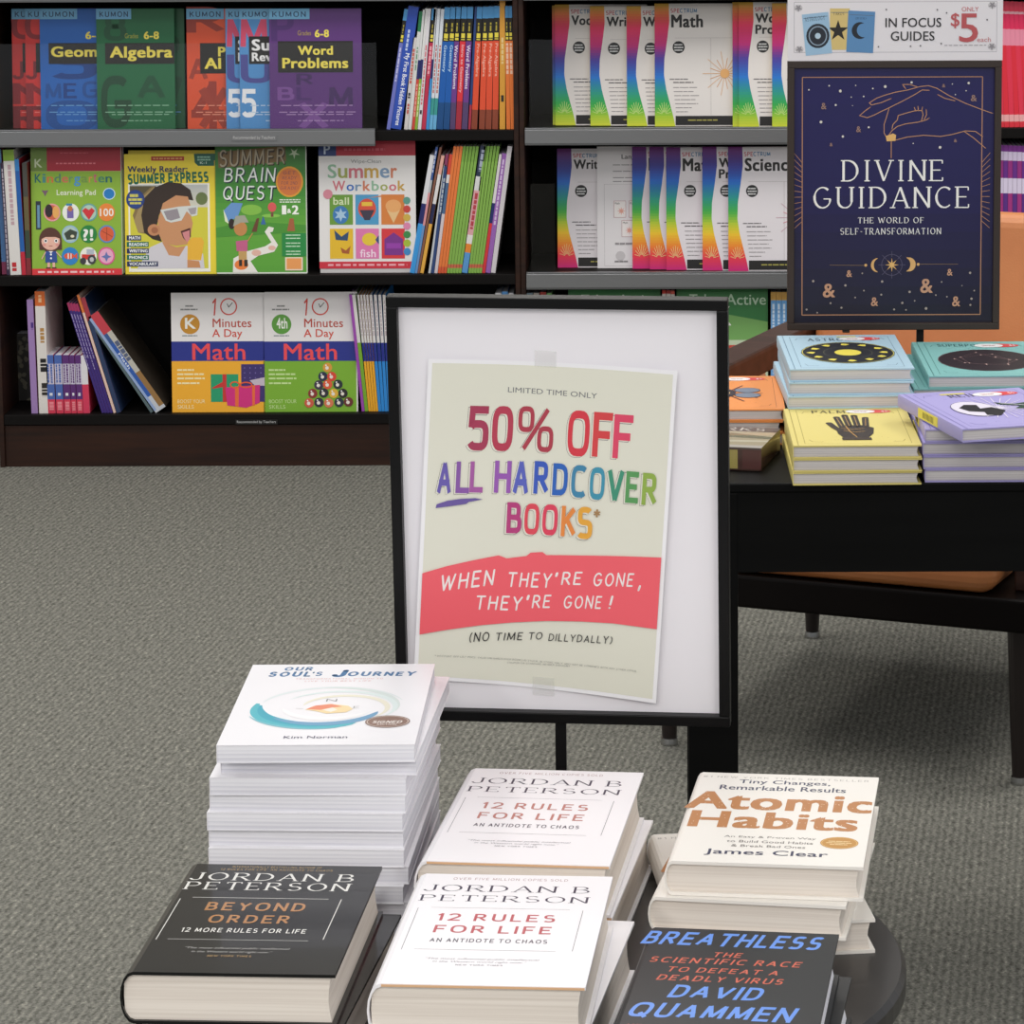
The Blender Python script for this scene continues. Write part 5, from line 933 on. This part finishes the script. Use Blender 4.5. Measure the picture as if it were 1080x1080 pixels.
# --- white paperbacks, ten in a stack
def a_soul(c):
    BL = '2c6a9c'
    c.rect(0, 0, 1, 1, 'f0eef2'); c.text('OUR', .185, .966, .338, .918, BL, 'hand', k=1.9); c.text('SOUL', .112, .905, .34, .838, BL, 'hand', k=2); c.text("'S", .345, .9, .40, .845, BL, 'hand', k=1.7); c.text('J', .455, .925, .54, .83, BL, 'hand', k=2.2); c.text('OURNEY', .54, .9, .912, .84, BL, 'hand', k=2)
    c.text('TRANSFORMATIONAL WISDOM TO', .267, .815, .739, .799, 'dca8a8', 'wide', k=.8); c.text('LIVE YOUR BEST LIFE', .322, .785, .678, .769, 'dca8a8', 'wide', k=.8)
    def sw(cx, cy, r0, r1, a0, a1, w0, w1, col, n=22):
        pts = []
        for i in range(n+1):
            t = i/n; a = math.radians(a0+(a1-a0)*t); r = r0+(r1-r0)*t; w_ = (w0+(w1-w0)*t)*math.sin(PI*min(1, max(.02, t)))**.6; pts.append((a, r, w_))
        o = [(cx+(r+w_)*math.cos(a), cy+(r+w_)*.66*math.sin(a)) for a, r, w_ in pts]; i_ = [(cx+(r-w_)*math.cos(a), cy+(r-w_)*.66*math.sin(a)) for a, r, w_ in pts]
        c.k += 1
        for j in range(n): c.mb.face([c.W(c.P(*o[j])), c.W(c.P(*o[j+1])), c.W(c.P(*i_[j+1])), c.W(c.P(*i_[j]))], c.M(col))
    sw(.5, .44, .40, .37, 20, 165, .012, .02, 'dfe6e8'); sw(.5, .44, .36, .38, -10, 100, .015, .02, 'd5dfdd'); sw(.54, .44, .31, .30, -30, 150, .02, .018, 'dde8e8'); sw(.56, .44, .26, .2, -40, 170, .02, .02, 'e9e4d2')
    sw(.5, .45, .385, .34, 170, 300, .05, .07, '4fb6c4'); sw(.5, .45, .36, .33, 175, 290, .03, .035, '35a6bc'); sw(.52, .45, .35, .26, 215, 340, .03, .035, '6fa0c4'); sw(.52, .46, .26, .22, 190, 330, .03, .03, 'f6f4f6'); sw(.5, .43, .42, .36, 200, 285, .012, .01, '7fc0cc')
    c.poly([(.38, .415), (.42, .46), (.5, .485), (.6, .46), (.63, .42), (.6, .38), (.5, .365), (.43, .4)], 'f0d8a8'); c.poly([(.385, .42), (.43, .465), (.51, .482), (.57, .45), (.52, .44), (.46, .41)], 'e88a6c'); c.poly([(.47, .41), (.52, .44), (.55, .41), (.52, .385)], 'f2ece0')
    c.text('N', .475, .545, .53, .515, '6a6a6c', 'thin'); c.text('E', .63, .455, .66, .428, '8a8a88', 'thin'); c.line([(.33, .43), (.37, .425)], .0005, '8a8a88')
    c.ell(.83, .265, .116, .073, '8a6c60'); c.ring(.83, .265, .106, .064, .0006, 'e8dcd4'); c.text('SIGNED', .755, .275, .905, .245, 'f2ece8', 'block', sk=.2); c.text('EDITION', .78, .238, .88, .222, 'e8dcd4', 'block'); c.text('Kim Norman', .325, .1, .648, .072, '3c3a5c', 'r')
def paperback(label, loc, rot, w, l, t, cov, pg, art, group):
    r = thing('paperback_book', label, 'book', loc, math.radians(rot), group); mb = MB(); m = mat(cov, .35)
    mb.box(-w/2, w/2, -l/2, l/2, 0, .0004, m); mb.box(-w/2, -w/2+.0004, -l/2, l/2, .0004, t-.0004, m)
    n = 14
    for i in range(n):   # the front cover lifts a little at its free edge
        x0, x1 = -w/2+w*i/n, -w/2+w*(i+1)/n; mb.box(x0, x1, -l/2, l/2, t-.0004, t, m)
    art(Cv(mb, (-w/2, -l/2, t), (1, 0, 0), (0, 1, 0), (0, 0, 1), w, l, .000014, rough=.35)); mb.build('cover', r)
    q = MB(); q.box(-w/2+.0005, w/2-.0006, -l/2+.0006, l/2-.0006, .0005, t-.0005, pg); q.build('page_block', r); return r
pj = ((-.007, .008, -2), (-.006, .010, -2.4), (-.008, .006, -3.2), (-.006, .010, -2.2), (-.008, .008, -2.8), (-.007, .012, -3.4), (-.009, .008, -2.6), (-.006, .010, -3.0), (-.008, .008, -1.6), (.006, .016, -2.8), (0, 0, 0))
names = ('bottom one', 'second from the bottom', 'third from the bottom', 'fourth from the bottom', 'fifth from the bottom', 'the middle one', 'fifth from the top', 'fourth from the top', 'third from the top', 'second from the top', 'topmost')
pp = None
for i in range(11):
    loc = (-.2947+pj[i][0]+(.0035 if i < 9 else 0), 2.677+pj[i][1], RZ+i*.015); rot = .3+pj[i][2]
    lab = 'white paperback in the tall rear left stack, %s' % names[i] if i < 10 else 'white paperback with a painted blue wave on top of the tall stack'
    if pp is None: pp = paperback(lab, loc, rot, .160, .241, .0148, 'f0eef2', PG_W, a_soul, 'white paperbacks in the tall rear left stack')
    else: copy_thing(pp, lab, loc, math.radians(rot))
# ------------------------------------------------------------------ big poster stand behind the books
w_, h_ = .306, .3975; C0 = Vector((-.1083, 2.885, .924)); syaw, stilt = math.radians(-5.25), math.radians(-3.39)
st = thing('poster_stand', 'black framed sale notice on a pole behind the white books', 'sign', (-.1093, 2.905, 0), 0)
X = Vector((math.cos(syaw), math.sin(syaw), 0)); Nn = Vector((math.sin(syaw), -math.cos(syaw), 0)); Uu = Vector((0, 0, 1))*math.cos(stilt)-Nn*math.sin(stilt); N2 = X.cross(Uu)
M4 = Matrix((X, Uu, N2)).transposed().to_4x4(); M4.translation = C0-Vector(st.location)    # local x right, y up, z towards the viewer
BK = mat('0b0b0c', .4, 0, 0, .2)
def tb(q, x0, x1, y0, y1, z0, z1, m): q.box(x0, x1, y0, y1, z0, z1, m, M4)
q = MB(); f_ = .0098; Wd, Hd = w_/2, h_/2
tb(q, -Wd, Wd, Hd-f_, Hd, -.016, 0, BK); tb(q, -Wd, Wd, -Hd, -Hd+f_, -.016, 0, BK); tb(q, -Wd, -Wd+f_, -Hd+f_, Hd-f_, -.016, 0, BK); tb(q, Wd-f_, Wd, -Hd+f_, Hd-f_, -.016, 0, BK); tb(q, -Wd+f_*.5, Wd-f_*.5, -Hd+f_*.5, Hd-f_*.5, -.018, -.0125, BK)
q.build('frame', st, .0009)
q = MB(); tb(q, -Wd+f_, Wd-f_, -Hd+f_, Hd-f_, -.012, -.010, mat('f0edf2', .35)); q.build('backing_sheet', st)['label'] = 'plain white backing sheet'
q = MB(); q.box(-.005, .005, -.005, .005, .008, .735, BK); q.build('pole', st)
q = MB(); q.lathe([(.13, 0), (.13, .006), (.125, .009), (.01, .011)], BK, n=48); q.build('base_plate', st)
# the flyer: corner points on the board plane, gently curled
def on_board(u, v):
    d = ray(u, v); n = N2; P0 = C0+N2*-.010; t = (P0-CO).dot(n)/d.dot(n); p = CO+d*t-C0; return (p.dot(X), p.dot(Uu))
fc = [on_board(437.5, 714), on_board(692.8, 739), on_board(715, 389.7), on_board(452.8, 377.4)]
fl = st
def fmap(x, y, e):      # x, y in 0..1 of the sheet
    a = (1-x)*(1-y); b2 = x*(1-y); c2 = x*y; d2 = (1-x)*y
    px = a*fc[0][0]+b2*fc[1][0]+c2*fc[2][0]+d2*fc[3][0]; py = a*fc[0][1]+b2*fc[1][1]+c2*fc[2][1]+d2*fc[3][1]
    lift = .0012+.0075*abs(x-.45)**1.7*(1.2-.4*y)*2.0
    return M4 @ Vector((px, py+.0014*math.sin(PI*x)*(1 if y > .5 else 1), -.010+lift+e))
q = MB(); n = 28
def sheet(x0, y0, x1, y1, e, m, n=28, yt=None, yb=None):
    vs = []; fs = []
    for j in range(n+1):
        for i in range(n+1):
            x = x0+(x1-x0)*i/n; lo_ = yb(x) if yb else y0; hi_ = yt(x) if yt else y1; vs.append(fmap(x, lo_+(hi_-lo_)*j/n, e))
    for j in range(n):
        for i in range(n): k = j*(n+1)+i; fs.append((k, k+1, k+n+2, k+n+1))
    q.mesh(vs, fs, m)
sheet(0, 0, 1, 1, 0, mat('f4f3f6', .35)); sheet(.016, .012, .984, .988, .00015, mat('e3e2d3', .38))
# flyer canvas: bilinear inverse of photo pixels is close to the sheet's own unit square
def hom(src, dst):
    import itertools
    A = []; B = []
    for (x, y), (u, v) in zip(src, dst): A.append([x, y, 1, 0, 0, 0, -u*x, -u*y]); B.append(u); A.append([0, 0, 0, x, y, 1, -v*x, -v*y]); B.append(v)
    n = 8
    for i in range(n):
        p = max(range(i, n), key=lambda r: abs(A[r][i])); A[i], A[p] = A[p], A[i]; B[i], B[p] = B[p], B[i]
        for r in range(n):
            if r != i:
                f = A[r][i]/A[i][i]; A[r] = [a-f*b for a, b in zip(A[r], A[i])]; B[r] -= f*B[i]
    return [B[i]/A[i][i] for i in range(n)]
HH = hom([(437.5, 714), (692.8, 739), (715, 389.7), (452.8, 377.4)], [(0, 0), (1, 0), (1, 1), (0, 1)])
def fu(u, v):
    d = HH[6]*u+HH[7]*v+1; return ((HH[0]*u+HH[1]*v+HH[2])/d, (HH[3]*u+HH[4]*v+HH[5])/d)
c = Cv(q, (0, 0, 0), (1, 0, 0), (0, 1, 0), (0, 0, 1), 1, 1, .000014, fn=lambda x, y, e: fmap(x, y, .0002+e), rough=.4); c.frame(0, 1, 1, 0)
A6 = lambda x, y: fu(430+x/3.6, 370+y/3.6)
A4 = lambda x, y: fu(400+x/2.842, 540+y/2.842)
def tx(t, p, q2, cap, col, st='cond', k=1., f=A6):
    """t on the baseline p -> q2 (crop px), cap height cap"""
    a = f(*p); b2 = f(*q2); top = f(p[0], p[1]-cap); h = top[1]-a[1]
    V, F = smesh(t, st, k) if st in STY else fmesh(t, {'b': .018, 'm': .010, 'r': 0}[st]); ax, bx = min(v[0] for v in V), max(v[0] for v in V); ay, by = min(v[1] for v in V), max(v[1] for v in V); c.k += 1
    out = []
    for vx, vy, j in V:
        s_ = (vx-ax)/(bx-ax+1e-9); r_ = (vy-ay)/(by-ay+1e-9); out.append(c.W((a[0]+(b2[0]-a[0])*s_, a[1]+(b2[1]-a[1])*s_+h*r_), j))
    q.mesh(out, F, c.M(col))
tx('LIMITED TIME ONLY', (375, 160), (713, 184), 20, '6a6c70', 'r')
def fancy(L, k=1.):
    for (t, x0, x1, yb_, cap, col) in L:
        tx(t, (x0-7, yb_+5), (x1-7, yb_+5+(x1-x0)*.05), cap, '5c4a50', 'cond', k*(.66 if t == '%' else 1.04)); 
    c.k += 2
    for (t, x0, x1, yb_, cap, col) in L: tx(t, (x0-5.6, yb_+3.6), (x1-8, yb_+3.6+(x1-x0)*.05), cap-3, 'e4e2d4', 'cond', k*(.55 if t == '%' else .9))
    c.k += 2
    for (t, x0, x1, yb_, cap, col) in L: tx(t, (x0, yb_), (x1, yb_+(x1-x0)*.05), cap, col, 'cond', k*(.62 if t == '%' else 1))
fancy((('5', 224, 300, 378, 170, 'a83a58'), ('0', 312, 390, 382, 172, 'b83c54'), ('%', 408, 543, 384, 172, 'b03c4d'), ('O', 597, 680, 402, 175, 'd83a48'), ('F', 693, 767, 403, 170, 'd84448'), ('F', 772, 846, 407, 167, 'e04868')), 1.1)
fancy((('A', 112, 163, 538, 120, '6a5cb0'), ('L', 180, 230, 538, 120, '8a58a8'), ('L', 231, 280, 537, 118, 'a85aa4'), ('H', 322, 384, 540, 122, '9a5ab4'), ('A', 392, 450, 545, 126, '5a64c0'), ('R', 470, 526, 545, 124, '3a5cc0'), ('D', 541, 598, 551, 122, '2a64bc'), ('C', 612, 668, 558, 124, '3f86ac'), ('O', 683, 740, 565, 124, '3f94b0'), ('V', 750, 814, 568, 120, '3f9478'), ('E', 822, 872, 574, 120, '5a9c5c'), ('R', 886, 944, 580, 122, '92b04c')), 1.15)
fancy((('B', 368, 424, 694, 118, 'b83c7c'), ('O', 434, 490, 699, 118, 'e04858'), ('O', 502, 560, 702, 118, 'e0405c'), ('K', 574, 630, 706, 116, 'e88a40'), ('S', 636, 694, 714, 122, 'e8a83c')), 1.15)
tx('*', (700, 632), (727, 632), 30, 'a88458', 'cond', .5)
c.poly([A6(108, 592), A6(112, 578), A6(150, 566), A6(200, 560), A6(255, 559), A6(282, 564), A6(230, 573), A6(220, 580), A6(150, 588)], '6a58a0')
rtop = [(118, 177), (200, 160), (280, 144), (360, 130), (372, 141), (445, 133), (446, 124), (487, 122), (489, 131), (600, 131), (700, 130), (862, 131)]
rt2 = [A4(*p) for p in rtop]; rbm = [A4(*p) for p in ((116, 360), (200, 350), (300, 339), (400, 332), (500, 328), (600, 328), (700, 331), (840, 344))]
rt2[0] = (.016, rt2[0][1]); rt2[-1] = (.984, rt2[-1][1]); rbm[0] = (.016, rbm[0][1]); rbm[-1] = (.984, rbm[-1][1])
c.k += 2; sheet(.016, 0, .984, 1, .0002+c.k*c.eps, mat('f2606b', .4), 60, yt=lambda x: interp(rt2, x), yb=lambda x: interp(rbm, x)); c.k += 2
def hw(words, col, k=1.): 
    for t, x0, x1, yb_, cap, dy in words: tx(t, (x0, yb_), (x1, yb_+dy), cap, col, 'hand', k, A4)
hw((('WHEN', 186, 342, 234, 50, -14), ('THEY', 382, 512, 226, 46, 4), ("'", 522, 532, 196, 14, 0), ('RE', 540, 604, 220, 40, -1), ('GONE', 638, 762, 222, 42, -2), (',', 774, 784, 232, 18, 0)), 'f4ecea', 1.15)
hw((('THEY', 288, 424, 292, 44, 6), ("'", 436, 446, 266, 16, 0), ('RE', 452, 510, 290, 40, -1), ('GONE', 548, 664, 290, 40, -1), ('!', 684, 698, 288, 40, 0)), 'f4ecea', 1.15)
hw((('(NO', 268, 326, 390, 30, -2), ('TIME', 346, 426, 386, 24, -1), ('TO', 444, 484, 384, 22, -1), ('DILLYDALLY)', 502, 696, 388, 24, 5)), '1c1a1e', .95)
hw((('* DISCOUNT OFF LIST PRICE. VALID ON HARDCOVER BOOKS IN STOCK, IN STORE ONLY. MAY NOT BE COMBINED WITH ANY OTHER OFFER,', 168, 772, 429, 6, 45), ('COUPON OR STANDARD MEMBER DISCOUNT', 380, 568, 454, 5, 10)), '3a383c', .6)
q.build('flyer', st)['label'] = 'pale green sale flyer with rainbow lettering and a red band'
def tape(u0, v0, u1, v1):
    p = [fu(u0, v1), fu(u1, v1+1.5), fu(u1, v0+1.5), fu(u0, v0)]; qq = MB(); qq.face([fmap(*a, .0009) for a in p], TAPE); qq.build('tape', st)['label'] = 'translucent sticky tape'
def b_tape(nt, b, N, L):
    tr = N('ShaderNodeBsdfTransparent'); df = N('ShaderNodeBsdfDiffuse'); df.inputs[0].default_value = (.75, .75, .72, 1); mx = N('ShaderNodeMixShader'); mx.inputs[0].default_value = .28
    L(tr.outputs[0], mx.inputs[1]); L(df.outputs[0], mx.inputs[2]); L(mx.outputs[0], nt.nodes['Material Output'].inputs[0])
TAPE = nodemat('sticky_tape', b_tape)
tape(562, 370, 585, 387); tape(560, 714, 583, 733)
